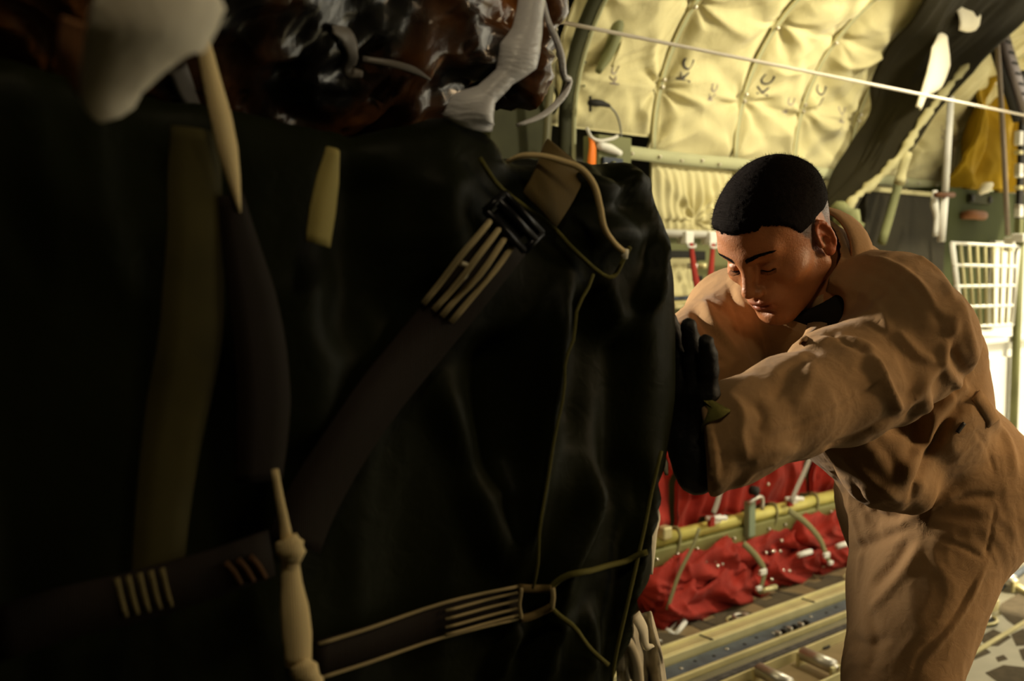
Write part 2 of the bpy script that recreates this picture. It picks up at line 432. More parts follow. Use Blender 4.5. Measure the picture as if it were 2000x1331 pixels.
bV,bF=b.mesh(); bV=relax(bV,bF,1,.4)
hv=[];hf=[];n0=len(headV)+len(bV)
for hh in(HN,HF):
    lo=hh['w']-.30; hi=hh['w']+.30; q=SDF(lo,hi,.0045); hand(q,grow=-.0022,**hh); v_,f_=q.mesh(); hv.append(v_); hf.append(f_+n0); n0+=len(v_)
allV=np.concatenate([headV,bV]+hv); allF=np.concatenate([Fq,bF+len(headV)]+hf)
person=obj('person',(allV,allF),SKIN)
tag(person,'man in tan flight suit leaning forward, pushing the dark cargo load with gloved hands','person')
ca=person.data.color_attributes.new('Col','FLOAT_COLOR','POINT'); cc=np.ones((len(allV),4),np.float32); cc[:len(colr)]=colr; ca.data.foreach_set('color',cc.ravel())
# --- hair: short dark crop, faded at the sides, with real bristles at the outline
sh=head_field(.0026,hair=True); hv_,hf_=sh.mesh(); hn=vnormals(hv_,hf_)
cov,L,line=hair_t(hv_); keep=(cov>.03)&(L>.0013)
d=np.where(keep,cov*(L+.0006)+.0006*vnoise(hv_*260,9)*cov,-.004)
hv2=hv_+hn*d[:,None]; fk=keep[hf_].all(1)
mp=np.full(len(hv2),-1); used=np.unique(hf_[fk]); mp[used]=np.arange(len(used))
hairV=hv2[used]; hairF=mp[hf_[fk]]
ii=np.where(cov>.25)[0]; wt=.25+np.clip(L[ii]/.005,0,1); ii=rng.choice(ii,26000,p=wt/wt.sum()); base=hv_[ii]+rng.normal(0,.0012,(26000,3)); dirs=hn[ii]+rng.normal(0,.28,(26000,3))+A([0,.28,.0]); dirs/=np.linalg.norm(dirs,axis=1,keepdims=True)
ln=(L[ii]*rng.uniform(.9,1.55,26000)+.0012)[:,None]; t1=np.cross(dirs,rng.normal(0,1,(26000,3))); t1/=np.linalg.norm(t1,axis=1,keepdims=True); t1*=.00016
q0=base-t1;q1=base+t1;q2=base+dirs*ln+t1*.3;q3=base+dirs*ln-t1*.3
bv=np.stack([q0,q1,q2,q3],1).reshape(-1,3); bf=np.arange(len(bv)).reshape(-1,4)+len(hairV)
hair=obj('hair',(HO+(np.concatenate([hairV,bv])*HS)@HM.T,np.concatenate([hairF,bf])),HAIR,person)
# --- eyebrows and lashes
from_bvh=BVHTree.FromPolygons(V.tolist(),Fq.tolist())
def onface(x,z,off=.0004):
    h=from_bvh.ray_cast(Vector((x,.3,z)),Vector((0,-1,0))); return A(h[0])+A(h[1])*off if h[0] is not None else A([x,.09,z])
for e in(-1,1):
    m=MB()
    for k in range(330):
        t=random.random(); xx=e*(.011+.040*t); zz=.0175+.0065*math.sin(min(t,.75)*2.1)+random.uniform(-1,1)*.0034*(1-.65*t)
        p0=onface(xx,zz); n=p0-A([xx*.5,0,0]); d=A([e*.9,0,.35-.7*t+random.uniform(-.15,.15)])*.0065; p1=onface(xx+d[0],zz+d[2],.0009)
        w=A([0,0,.00042]); m.add(([p0-w,p0+w,p1+w*.2,p1-w*.2],[(0,1,2,3)]))
    obj('eyebrow',(A([H(q) for q in m.v]),m.f),HAIR,person)
    m=MB()
    pts=[onface(e*xx,zz,.0008) for xx,zz in((.0185,-.0088),(.024,-.0098),(.031,-.0106),(.038,-.0104),(.0445,-.0092))]
    m.add(tube(pts,[.0004,.0007,.0009,.0008,.0005],6))
    for k in range(26):
        t=k/25*.999*4; i=int(t); a=pts[i]*(1-t+i)+pts[min(i+1,4)]*(t-i); m.add(tube([a,a+A([e*.002,.0045,-.0030]),a+A([e*.003,.0080,-.0028])],[.00022,.0002,.00006],4,2))
    obj('eyelashes',(A([H(q) for q in m.v]),m.f),HAIR,person)
# ---------------------------------------------------------------- t-shirt
ts=SDF(NB-.32,NB+.32,.007)
trunk(ts,.007)
ts.cone(NB,H((0,.0,-.10)),.070,.066,k=.02)
ts.cone(NB+(H((0,0,-.10))-NB)*.75,H((0,0,-.02)),.064,.062,k=.006,op='s')
ts.ell(H((0,0,-.02)),(.14,.14,.10),M=HM,k=.01,op='s')
tv,tf=ts.mesh(); obj('t_shirt',(relax(tv,tf,2),tf),TEE,person,label='black t-shirt at the open collar')
# ---------------------------------------------------------------- flight suit
HSUIT=.0042
S=SDF((.88,.52,.09),(2.52,1.38,1.52),HSUIT)
S.cone(ShN*.80+mid*.20,ShF*.80+mid*.20,.080,.080,k=.04)
S.cone(mid+A([0,0,.0]),NB,.085,.078,k=.04)
for w,ra,rb in((.26,.098,.100),(.5,.105,.105),(.74,.098,.100)):
    c=BE+(ShN-ShF)*(w-.5)*.8
    S.cone(ShN*w+ShF*(1-w),c,ra,rb,k=.05); S.cone(c,HPN*w+HPF*(1-w)+A([0,0,.04]),rb,.115,k=.05)
# blouse of cloth folded over the waist
S.chain([P(1672,850,1.52),P(1722,915,1.54),P(1775,955,1.57)],[.050,.052,.042],k=.04)
S.chain([P(1845,690,1.58),P(1852,745,1.60)],[.060,.050],k=.04)
# near sleeve
S.chain([ShN+A([0,.01,.0]),P(1785,665,1.44),P(1733,748,1.40)],[.086,.080,.056],k=.025)
S.chain([P(1733,752,1.39),P(1650,768,1.36),P(1540,796,1.31),P(1440,842,1.27),P(1360,885,1.24)],[.052,.066,.064,.061,.056],k=.02)
S.chain([P(1600,710,1.38),P(1690,690,1.41)],[.040,.050],k=.04)
S.half(P(1376,880,1.25),-R_*.985-U_*.10+F_*.1,.14)
# far sleeve
S.chain([ShF,ELF,(ELF+WRF)/2,WRF],[.088,.076,.068,.058],k=.03)
S.half(WRF+(ELF-WRF)*.12,(WRF-ELF)/np.linalg.norm(WRF-ELF),.12)
# legs
for Hh,K,An,r1,r2,r3 in((HPN,KNN,ANN,.116,.076,.068),(HPF,KNF,ANF,.105,.080,.070)):
    S.cone(Hh+A([0,0,.0]),K,r1,r2,k=.05); S.cone(K,An+A([0,0,.06]),r2-.002,r3,k=.04)
S.cone(HPN+A([.03,0,-.02]),HPF+A([.03,0,-.02]),.125,.125,k=.05)
S.chain([P(1725,980,1.74),P(1735,1150,1.74),P(1725,1300,1.68)],[.055,.055,.05],k=.05)
# collar standing round the neck
nd=H((0,0,-.03))-NB; nd/=np.linalg.norm(nd)
S.cone(NB-nd*.02,NB+nd*.115,.090,.078,k=.012)
S.cone(NB-nd*.0,NB+nd*.16,.069,.071,k=.006,op='s')
S.cone(P(1545,672,1.47),P(1590,600,1.50),.040,.046,k=.010,op='s')            # open front of the collar
S.ell(H((0,.02,-.025)),(.072,.100,.095),M=HM,k=.010,op='s')
# sleeve ends are open round the gloves
sv,sf=S.mesh(); sn=vnormals(sv,sf)
# cloth folds: broad soft noise plus drawn ridges and creases
def limb_w(V,a,b,r): 
    ab=b-a; t=np.clip(((V-a)@ab)/(ab@ab),0,1); d=np.linalg.norm(V-a-t[:,None]*ab,axis=1); return np.exp(-(d/r)**2),t
q=sv.copy()
disp=.0018*fbm(q*7,2,11)+.0018*ridged(q*A([13,13,7.])+fbm(q*6,2,5)[:,None]*1.2,2,21)
a_,t_=limb_w(sv,ELN,WRN,.14); disp+=a_*.0022*ridged(np.stack([(sv@((WRN-ELN)/.35))*13+fbm(sv*9,2,8)*1.3,sv[:,1]*9,sv[:,2]*9],1),2,3)
a2,t2=limb_w(sv,BE,PE,.2); disp+=a2*.003*ridged(np.stack([sv[:,0]*6+sv[:,2]*6,sv[:,1]*7,sv[:,2]*16-sv[:,0]*10],1)+fbm(sv*7,2,4)[:,None],2,6)
sv=sv+sn*(disp*sst(np.linalg.norm(sv-NB,axis=1),.08,.15))[:,None]
r,c=.012,.009
ST=[([(1700,690),(1722,735),(1742,780),(1758,806)],0.0118,0.0079),([(1758,806),(1800,755),(1845,690),(1872,610)],0.0089,0.0088),
 ([(1610,650),(1660,672),(1700,690)],-0.0044,0.0070),([(1560,690),(1620,664),(1680,668),(1712,690)],0.0052,0.0088),
 ([(1640,560),(1690,575),(1725,620),(1738,670)],0.0044,0.0079),([(1690,500),(1750,520),(1800,560),(1830,620)],0.0052,0.0070),([(1660,520),(1730,545),(1775,590),(1790,650)],-0.0037,0.0079),
 ([(1720,480),(1790,500),(1840,540),(1866,600)],0.0037,0.0070),([(1770,540),(1812,590),(1842,640)],-0.0030,0.0062),([(1745,640),(1790,690),(1830,712)],0.0059,0.0088),([(1640,620),(1690,600),(1730,560)],-0.0030,0.0088),
 ([(1500,780),(1530,760),(1545,720),(1590,690)],-0.0059,0.0088),([(1545,800),(1575,760),(1585,720)],0.0044,0.0079),([(1425,770),(1450,812),(1446,858),(1462,905)],0.0067,0.0079),([(1470,780),(1490,815),(1480,850)],-0.0052,0.0079),
 ([(1462,905),(1500,880),(1560,885)],0.0052,0.0088),([(1400,820),(1415,880),(1412,940)],-0.0044,0.0070),([(1440,960),(1470,920),(1530,895)],0.0052,0.0070),
 ([(1500,855),(1600,815),(1700,760),(1735,738)],-0.0022,0.0031),([(1500,847),(1600,807),(1700,752),(1732,732)],0.0016,0.0031),
 ([(1600,880),(1680,850),(1745,812)],-0.0052,0.0088),
 # torso
 ([(1900,775),(1862,812),(1830,860),(1800,930),(1778,998)],-0.0104,0.0114),([(1880,760),(1840,800),(1800,860),(1760,950)],0.0074,0.0123),([(1855,720),(1862,765),(1880,800)],-0.0022,0.0035),
 ([(1800,760),(1816,820),(1806,880)],0.0074,0.0114),([(1780,790),(1790,850),(1770,910)],-0.0067,0.0106),([(1700,850),(1740,890),(1760,950)],-0.0044,0.0106),([(1640,880),(1700,940),(1765,985)],0.0074,0.0106),
 ([(1868,560),(1890,640),(1908,720)],0.0052,0.0097),([(1850,640),(1868,700),(1893,752)],-0.0089,0.0106),([(1835,700),(1860,740),(1895,765)],0.0059,0.0079),([(1902,775),(1925,790),(1948,830)],0.0044,0.0062),
 # hips and legs
 ([(1920,800),(1968,860),(1984,940)],0.0059,0.0106),([(1905,840),(1930,880),(1945,935)],-0.0022,0.0035),([(1800,1010),(1750,1040),(1700,1060),(1660,1080)],-0.0089,0.0106),([(1880,960),(1810,1000),(1740,1040)],0.0067,0.0123),
 ([(1950,970),(1880,975),(1800,1010)],-0.0044,0.0070),([(1945,985),(1936,1040),(1925,1095)],-0.0022,0.0035),([(1925,1095),(1880,1070),(1800,1040),(1770,1030)],-0.0022,0.0035),([(1925,1100),(1880,1180),(1840,1240),(1800,1280),(1780,1331)],-0.0030,0.0044),([(1932,1090),(1890,1180),(1850,1240),(1810,1285)],0.0037,0.0053),
 ([(1800,1060),(1770,1110),(1730,1160),(1690,1200)],0.0059,0.0088),([(1780,1050),(1740,1110),(1700,1150)],-0.0074,0.0106),([(1640,950),(1665,1010),(1680,1080),(1672,1160)],0.0044,0.0088),([(1665,940),(1690,1000),(1720,1040)],-0.0067,0.0088),([(1700,990),(1720,1010),(1770,1006)],-0.0089,0.0088),([(1690,1180),(1710,1250),(1690,1331)],-0.0052,0.0106),([(1740,1240),(1700,1260),(1660,1250)],-0.0044,0.0088),
 # far sleeve and chest
 ([(1352,600),(1380,640),(1430,690)],-0.0067,0.0079),([(1372,580),(1400,640),(1450,700)],0.0059,0.0079),([(1420,545),(1434,600),(1455,660),(1480,720)],-0.0037,0.0044),([(1345,650),(1390,700),(1430,715)],-0.0059,0.0070),([(1440,560),(1462,620),(1490,690)],0.0037,0.0053),([(1350,690),(1400,715),(1440,705)],0.0052,0.0062)]
sn=vnormals(sv,sf); sv=strokes(sv,sf,sn,ST,2.4)
sv=relax(sv,sf,1,.3)
suit=obj('flight_suit',(sv,sf),SUIT,person)
SB=BVHTree.FromPolygons(sv.tolist(),sf.tolist())
def onsuit(x,y,off=.002,fb=1.5):
    r=ray(x,y); h=SB.ray_cast(Vector(CAM),Vector(r/np.linalg.norm(r)))
    if h[0] is None: return P(x,y,fb),-F_
    n=A(h[1]); n=n if n@r<0 else -n
    return A(h[0])+n*off,n
def suit_strip(name,pts,w,m,th=.0025,off=.002,label=None):
    pn=[onsuit(x,y,off) for x,y in pts]
    return obj(name,ribbon([p for p,n in pn],w,th,[n for p,n in pn],3),m,suit,label=label)
fd=A([-1.,0,0]); fd=fd-nd*(fd@nd); fd/=np.linalg.norm(fd); sd=np.cross(nd,fd); sd=sd if sd[1]<0 else -sd   # sd: towards the camera side
cp_=[];cn_=[]
for ph in np.radians(np.linspace(-62,-298,22)):
    rad=fd*math.cos(ph)-sd*math.sin(ph)*-1; u_=(fd*math.cos(ph)+sd*(-math.sin(ph))); cp_.append(NB+nd*(.100+.014*math.cos(ph*1.0+math.pi))+u_*(.094)); cn_.append(u_*.93+nd*.3)
obj('collar',ribbon(cp_,.048,.0045,cn_,1,4,.003),SUIT,suit,label='turned up collar')
for tri in ([(1612,600),(1598,640),(1572,676)],):
    pn=[onsuit(x,y,.006) for x,y in tri]; obj('lapel',ribbon([cp_[0]]+[p for p,n in pn],[.046,.040,.030,.010],.004,[cn_[0]]+[n for p,n in pn],4,3,.003),SUIT,suit)
suit_strip('cuff_tab',[(1404,792),(1386,806),(1370,822)],.036,TAB,label='olive hook tape tab at the cuff')
suit_strip('waist_tab',[(1905,772),(1925,800),(1938,826)],.022,SUIT)
suit_strip('zipper',[(1868,845),(1874,836),(1882,826)],.006,mat('dark_zip',(.03,.025,.02),rough=.5),label='dark zipper pull at the side pocket')
for hh,nm in((HN,'near'),(HF,'far')):
    q=SDF(hh['w']-.30,hh['w']+.30,.0032); hand(q,grow=.0018,**hh)
    fore=(ELN if nm=='near' else ELF)-hh['w']; fore/=np.linalg.norm(fore)
    q.cone(hh['w']-hh['up']*.0,hh['w']+fore*.05,.034,.042,k=.012)
    if nm=='near': q.ell(P(1362,915,1.26),(.028,.028,.034),k=.02)
    gv,gf=q.mesh(); gn=vnormals(gv,gf); gv=gv+gn*(.0010*ridged(gv*70,2,3))[:,None]
    g=obj('glove',(relax(gv,gf,1,.3),gf),GLOVE,person)
    a=hh['w']+fore*.012; fr=frames([a,a+fore])[0]
    pts=[a+(fr[1]*math.cos(t)+fr[2]*math.sin(t))*.0405 for t in np.linspace(0,2*math.pi,20)]
    obj('wrist_strap',tube(pts,.0045,8,2,flat=2.2),mat('glove_strap',(.02,.018,.015),rough=.6),g)
# boots
for An in(ANN,ANF):
    q=SDF(An+A([-.30,-.09,-.14]),An+A([.14,.09,.16]),.006)
    zf=-An[2]+.045
    q.cone(An+A([0,0,.10]),An+A([0,0,-.01]),.058,.055,k=.03); q.chain([An+A([.01,0,zf+.01]),An+A([-.10,0,zf+.005]),An+A([-.20,0,zf])],[.047,.042,.036],k=.03,squash=((0,1,0),1.0))
    v_,f_=q.mesh(); v_[:,2]=np.maximum(v_[:,2],.02); bo=obj('boot',(relax(v_,f_,2),f_),BOOT,person)
    so=SDF(An+A([-.30,-.09,-.16]),An+A([.14,.09,.10]),.006); so.chain([A([An[0]+.012,An[1],.028]),A([An[0]-.10,An[1],.028]),A([An[0]-.205,An[1],.028])],[.052,.043,.040],k=.02); v_,f_=so.mesh(); v_[:,2]=np.clip(v_[:,2],.003,.032); obj('sole',(v_,f_),RUB,bo)
# ================================================================ FUSELAGE
BLK=mat('quilted_blanket_cloth',(.66,.59,.31),rough=.75,var=.10,vscale=3,bump=.003,bscale=24,bstretch=(1,1,.6),weave=.0001,wscale=300,sheen=.15)
TAPE=mat('green_retainer_tape',(.42,.42,.24),rough=.7,bump=.0005,bscale=200)
SNAP=mat('snap_metal',(.75,.70,.60),rough=.3,metal=1)
GREEN=mat('zinc_green_paint',(.20,.205,.085),rough=.65,spec=.2,var=.25,vscale=5,bump=.0006,bscale=80)
DKGREEN=mat('dark_green_paint',(.045,.045,.018),rough=.75,spec=.15,var=.3,vscale=6)
SHELL=mat('fuselage_skin_paint',(.045,.042,.020),rough=.6,var=.3,vscale=4)
INK=mat('stencil_ink',(.035,.03,.05),rough=.8)
CREAM=mat('cream_anodised',(.60,.53,.27),rough=.35,metal=.35,var=.15,vscale=9)
ALU=mat('bare_aluminium',(.60,.56,.48),rough=.42,metal=.9,var=.15,vscale=12)
BLUE=mat('blue_grey_rail',(.11,.13,.16),rough=.5,metal=.4,var=.3,vscale=20)
WHT=mat('white_paint',(.80,.78,.70),rough=.45,var=.06)
DARK=mat('dark_recess',(.02,.018,.014),rough=.7)
RED=mat('red_seat_webbing',(.36,.026,.014),rough=.6,var=.25,vscale=12,bump=.002,bscale=50,weave=.0002,wscale=250,sheen=.05,spec=.12)
YEL=mat('lit_primer_and_brass',(.62,.55,.15),rough=.35,metal=.1,var=.2,vscale=10)  # lit tint of the beam paint, also used for brass links
OLV=mat('olive_webbing',(.24,.22,.10),rough=.8,weave=.0003,wscale=200)
def st(o): o['kind']='structure'; return o
FLR=mat('cargo_floor_paint',(.36,.33,.24),rough=.42,metal=.25,var=.15,vscale=7,bump=.0008,bscale=30)
st(obj('floor',box((3.6,.95,-.03),(10.8,3.9,.06)),FLR))
st(obj('wall_far',box((3.6,2.93,1.35),(10.8,.06,2.78)),SHELL))
wn=MB()
for bb in (((.65,-1.03,1.4),(4.9,.06,2.8)),((4.65,-1.03,1.4),(.9,.06,2.8)),((3.65,-1.03,2.45),(1.1,.06,.7)),((3.65,-1.03,.05),(1.1,.06,.1))): wn.add(box(*bb))
st(obj('wall_near',wn.vf,SHELL,None,False))
st(obj('wall_front',box((-1.83,.95,1.4),(.06,4.0,2.8)),SHELL))
st(obj('ceiling',box((1.55,.95,2.83),(6.8,4.02,.06)),SHELL))
RC,RR,ZC=2.0,.75,1.85
def prof(t,inset=0):
    """t = arc length up the lining starting at z=1.45"""
    t=np.asarray(t,float); y=np.where(t<.4,RC+RR,0.); z=1.45+t
    ph=np.clip((t-.4)/RR,0,1.02); y=np.where(t>=.4,RC+RR*np.cos(ph),RC+RR); z=np.where(t>=.4,ZC+RR*np.sin(ph),1.45+t)
    ex=np.clip(t-.4-RR*1.02,0,9); y=y-ex*math.sin(1.02); z=z+ex*math.cos(1.02)
    ny=np.where(t>=.4,-np.cos(ph),-1.); nz=np.where(t>=.4,-np.sin(ph),0.)
    return y+ny*inset,z+nz*inset,ny,nz
SEAM=[2.42,2.967,3.482,3.909,4.36,4.86,5.4,6.0]
TB,TS,TT=.04,.365,1.75                           # bottom edge, strap line, top of the lining (arc length)
def blanket(x0,x1,t0,t1,seed,amp,anch,foldx=0.,nu=90,nv=150):
    def fn(u,v):
        x=x0+(x1-x0)*u; t=t0+(t1-t0)*v; W=x1-x0
        e=np.minimum(np.minimum(u,1-u)*W,np.minimum(v,1-v)*(t1-t0)); d=amp*(1-np.exp(-e/.08))
        p=np.stack([x*1.,t*1.,0*x+seed],-1)
        env=(1-np.exp(-e/.025))
        diag=np.stack([(x*.8+t*.6)*1.6,(t*.85-x*.5-.9*(u-.5)**2*W)*8,0*x+seed],-1); diag[...,1]+=1.1*fbm(p*2.2,2,seed)
        env=(1-np.exp(-e/.05)); d=d+env*.026*(1-np.abs(vnoise(diag,seed))*2.2).clip(-1,1)*(.35+.65*sst(vnoise(p*2.5,seed+2),-.3,.4))+env*.006*ridged(diag*2.1,1,seed)+env*.008*fbm(p*3,2,seed+3)
        for ax_,at_,R,n,am in anch:
            dx=x-ax_; dt=t-at_; r=np.hypot(dx,dt)+1e-6; th=np.arctan2(dt,dx)
            d=d+env*am*np.cos(n*th+seed*1.7+2.5*vnoise(np.stack([th*2,r*3,0*r+seed],-1),4))*np.exp(-r/R)*np.clip(r/.05,0,1)
            d=d-amp*.5*np.exp(-(r/.035)**2)
        if foldx:
            k=2*math.pi/foldx; d=d+env*.012*np.sin(x*k+2.2*vnoise(p*A([5.,2.,1.]),seed)+ (t-t0)*4)*(.4+.6*np.abs(vnoise(p*3,seed+9)))
        y,z,_,_=prof(t,0.02+0*t); _,_,ny,nz=prof(t)
        return x,y+ny*d,z+nz*d
    p,f=grid(fn,nu,nv)
    if True: f=f[:,::-1]
    return thick(p,f,nu,nv,(0,.012,.004))
labs=['cream insulation blanket beside the forward frame with the black connector','cream insulation blanket directly above the gap between load and man','cream insulation blanket directly above the man\'s hair','cream insulation blanket on the shaded side above the man\'s ear','shaded insulation blanket half hidden by the dark gathered curtain','dim olive insulation blanket behind the gathered curtain','dim olive insulation blanket left of the yellow cover']
def text(s,size,pos,xd,yd,m,parent,name='stencil',th=.0005,lab=None,bvh=None,nrm=None):
    cu=bpy.data.curves.new(name,'FONT'); cu.body=s; cu.size=size; cu.extrude=th; cu.offset=.0
    o=bpy.data.objects.new(name,cu); COL.objects.link(o)
    dg=bpy.context.evaluated_depsgraph_get(); me=bpy.data.meshes.new_from_object(o.evaluated_get(dg)); bpy.data.objects.remove(o)
    xd=A(xd,float);yd=A(yd,float);zd=np.cross(xd,yd); v=A([tuple(a.co) for a in me.vertices]); V=A(pos)+v[:,:1]*xd+v[:,1:2]*yd+v[:,2:3]*zd
    if bvh is not None:
        for k in range(len(V)):
            h=bvh.ray_cast(Vector(V[k]+nrm*.2),Vector(-nrm))
            if h[0] is not None: V[k]=A(h[0])+nrm*(.0015+v[k,2])
    return obj(name,(V,[tuple(p.vertices) for p in me.polygons]),m,parent,smooth=False,label=lab)
for i in range(7):
    x0,x1=SEAM[i]+.006,SEAM[i+1]-.006
    root=thing('insulation_blanket',labs[i],'insulation blanket',((x0+x1)/2,2.8,1.5),'insulation blankets on the fuselage side')
    an=[(x0,TS+.0,.20,7,.024),(x1,TS,.20,7,.024),(x0,TS+.26,.22,6,.024),(x1,TS+.26,.22,6,.024),(x0,TS+.62,.22,5,.022),(x1,TS+.62,.20,5,.02)]
    lo_t=.42 if i==0 else TS
    qv=blanket(x0,x1,lo_t,TT,i+3,.052,an); obj('upper_quilt',qv,BLK,root); qb=BVHTree.FromPolygons(qv[0].tolist(),qv[1].tolist())
    if i>0:
        an2=[((x0+x1)/2,TB+.06,.16,9,.02),(x0,TS,.12,6,.014),(x1,TB,.15,6,.014)]
        obj('lower_quilt',blanket(x0,x1,TB,TS-.045,i+13,.016,an2,foldx=.05,nu=110,nv=60),BLK,root)
    for t,off,sz in ((.66,.10,.070),(.60,.27,.055)):
        y,z,ny,nz=prof(t,.062); ty,tz=-nz,ny
        up=A([.28,-float(nz)*-.95,0]); tang=A([0,float(-(-nz)) if False else 0,0])
        y2,z2,_,_=prof(t+.02,.062); tg=A([0,float(y2-y),float(z2-z)]); tg/=np.linalg.norm(tg)
        xd=tg; yd=A([-1.,0,0])                       # letters read upwards along the lining
        text('KC',sz,(x0+off,float(y),float(z)),xd,yd,INK if sz>.055 else mat('faded_ink',(.28,.23,.22),rough=.8),root,bvh=qb,nrm=A([0,float(ny),float(nz)]))
    if i>0:
        s=thing('seam_batten',['','green batten rising over the gap between load and man','green batten rising over the man\'s forehead','green batten rising over the back of the man\'s head','green batten in shade beside the gathered curtain','green batten hidden behind the curtain edge','green batten left of the yellow cover'][i],'batten',(SEAM[i],2.75,1.8),'battens between the insulation blankets')
        tt=np.linspace(TS,TT,26); pts=[];ns=[]
        for t in tt:
            y,z,ny,nz=prof(t,.034); pts.append((SEAM[i],float(y),float(z))); ns.append((0,float(ny),float(nz)))
        obj('strip',ribbon(pts,.030,.006,ns,1),TAPE,s)
        for e in(-1,1):
            obj('piping',tube([(p[0]+e*.013,p[1]-.003,p[2]) for p in pts],.0035,6,1),BLK,s)
        for t in (TS+.26,TS+.29,TS+.60,TS+.86):
            y,z,ny,nz=prof(t,.040); c=A([SEAM[i],float(y),float(z)]); n=A([0,float(ny),float(nz)])
            obj('snap',cyl(c,c+n*.010,.010,12,.007),SNAP,s)
# horizontal snap strap
s=thing('snap_strap','pale green horizontal strap with metal snaps across the blankets','strap',(2.7,2.7,1.81))
y,z,_,_=prof(TS-.02,.05)
obj('webbing',ribbon([(2.66+.1*k,float(y)-.003*math.sin(k*1.7),float(z)+.002*math.sin(k)) for k in range(34)],.050,.005,(0,-1,0),2),TAPE,s)
for k in range(22):
    c=A([2.70+.135*k+random.uniform(-.03,.03),float(y)-.004,float(z)+random.uniform(-.012,.012)]); obj('snap',cyl(c,c+A([0,-.008,0]),.0075,10,.005),SNAP,s)
# --------------------------------------------------------------- forward frame, boxes, cables (left of the blankets)
fr=thing('fuselage_frame','dark green vertical frame member behind the top of the load','frame',(2.45,2.7,0))
obj('web',box((2.26,2.74,1.4),(.28,.10,2.75)),DKGREEN,fr,False,bevel=.004)
pts=[];ns=[]
for t in np.linspace(0,1.7,20):
    y,z,ny,nz=prof(t,.09); pts.append((2.44,float(y),float(z))); ns.append((0,float(ny),float(nz)))
obj('flange',ribbon([(2.44,2.66,.1)]+pts,.06,.012,[(0,-1,0)]+ns,1),DKGREEN,fr)
obj('edge_rail',tube([(2.475,2.655,.1)]+[(2.475,p[1]-.006,p[2]) for p in pts],.009,8,1),TAPE,fr)
obj('inner_flange',ribbon([(2.33,2.64,.1),(2.33,2.64,1.75),(2.33,2.60,2.2)],.03,.01,(0,-1,0),1),mat('shaded_olive_paint',(.11,.10,.045),rough=.5),fr)
for z_ in (1.72,1.95,2.13,2.3):
    obj('lightening_hole',tube([A([2.385,2.682,z_])+.035*A([math.cos(a),0,1.5*math.sin(a)]) for a in np.linspace(0,2*math.pi,17)],.006,6,1),DKGREEN,fr)
for k in range(14): 
    c=on(1118+random.uniform(-20,30),300-22*k,1,2.675); obj('rivet',cyl(c,c+A([0,-.006,0]),.004,8),GREEN,fr)
hose=thing('curved_duct','pale olive curved duct tucked behind the frame beside the first blanket','duct',(2.6,2.6,2.0))
pts=[on(x,y,1,2.60) for x,y in((1168,140),(1185,110),(1198,75),(1204,35),(1190,5))]
obj('hose',tube(pts,[.012,.022,.028,.030,.028],12,5),GREEN,hose); obj('sleeve',tube([on(x,y,1,2.585) for x,y in((1196,130),(1208,100),(1219,65))],.006,8,4),BLK,hose)
jb=thing('junction_box','grey green electrical box with cables behind the corner of the load','electrical box',on(1185,330,1,2.6))
c=on(1186,322,1,2.62); obj('housing',box(c,(.17,.08,.20)),GREEN,jb,False,bevel=.004)
c=on(1196,322,1,2.575); obj('front_panel',box(c,(.10,.012,.05)),mat('blue_black_panel',(.04,.05,.07),rough=.35),jb,False,bevel=.002)
for k in range(5):
    c=on(1180+8*k,322+4*math.sin(k*2.3),1,2.566); obj('switch',cyl(c,c+A([0,-.012,0]),.005,8),[WHT,DARK,GREEN,ALU,DARK][k],jb)
obj('cable_fitting',tube([on(1165,283,1,2.57),on(1190,290,1,2.57),on(1212,300,1,2.57)],[.014,.017,.010],12,3),WHT,jb)
tag(obj('white_cable',tube([on(x,y,1,2.56) for x,y in((1146,250),(1155,268),(1172,275),(1195,271),(1206,266))],.0055,8),WHT),'white cable looping above the electrical box and orange tag','cable')
cab=thing('black_cable','black connector and cable hanging on the blanket above the electrical box','cable',on(1180,210,1,2.6))
obj('connector',tube([on(1150,201,1,2.585),on(1162,201,1,2.58),(on(1175,202,1,2.58)),on(1190,207,1,2.585)],[.010,.014,.012,.007],12,3),DARK,cab)
obj('lead',tube([on(x,y,1,2.585) for x,y in((1190,207),(1203,222),(1211,245),(1214,275))],.0035,8),mat('grey_cable',(.2,.2,.17),rough=.5),cab)
obj('clip',tube([on(1153,188,1,2.595),on(1153,218,1,2.595)],.005,8,1),DARK,cab)
tg=on(1158,310,1,2.56); tag(obj('orange_tag',ribbon([on(1152,268,1,2.57),on(1157,285,1,2.56),on(1156,310,1,2.555),on(1154,335,1,2.56)],[.012,.035,.044,.046],.003,(0.15,-1,0),5,3,.004),mat('orange_streamer',(.85,.20,.01),rough=.6)),'orange streamer tag hanging left of the electrical box','tag')
# rope across the lining
def Wp(x,y,yy): return on(x,y,1,yy)
tag(obj('white_rope',tube([Wp(1080,40,2.02),Wp(1540,131,2.02)-A([0,0,.002]),Wp(2000,225,2.02),Wp(2150,256,2.02),A([7.0,1.98,2.26])],.0058,8,6),mat('white_rope_fibre',(.80,.72,.58),rough=.8,bump=.001,bscale=300)),'long white rope stretched across in front of the blankets','rope')
tag(obj('rope_hanger',tube([Wp(1082,-40,2.02),Wp(1080,10,2.02),Wp(1079,40,2.02),Wp(1086,60,2.02)],.005,8,4),mat('white_rope_fibre',(0,0,0))),'short cord holding up the forward end of the white rope','rope')
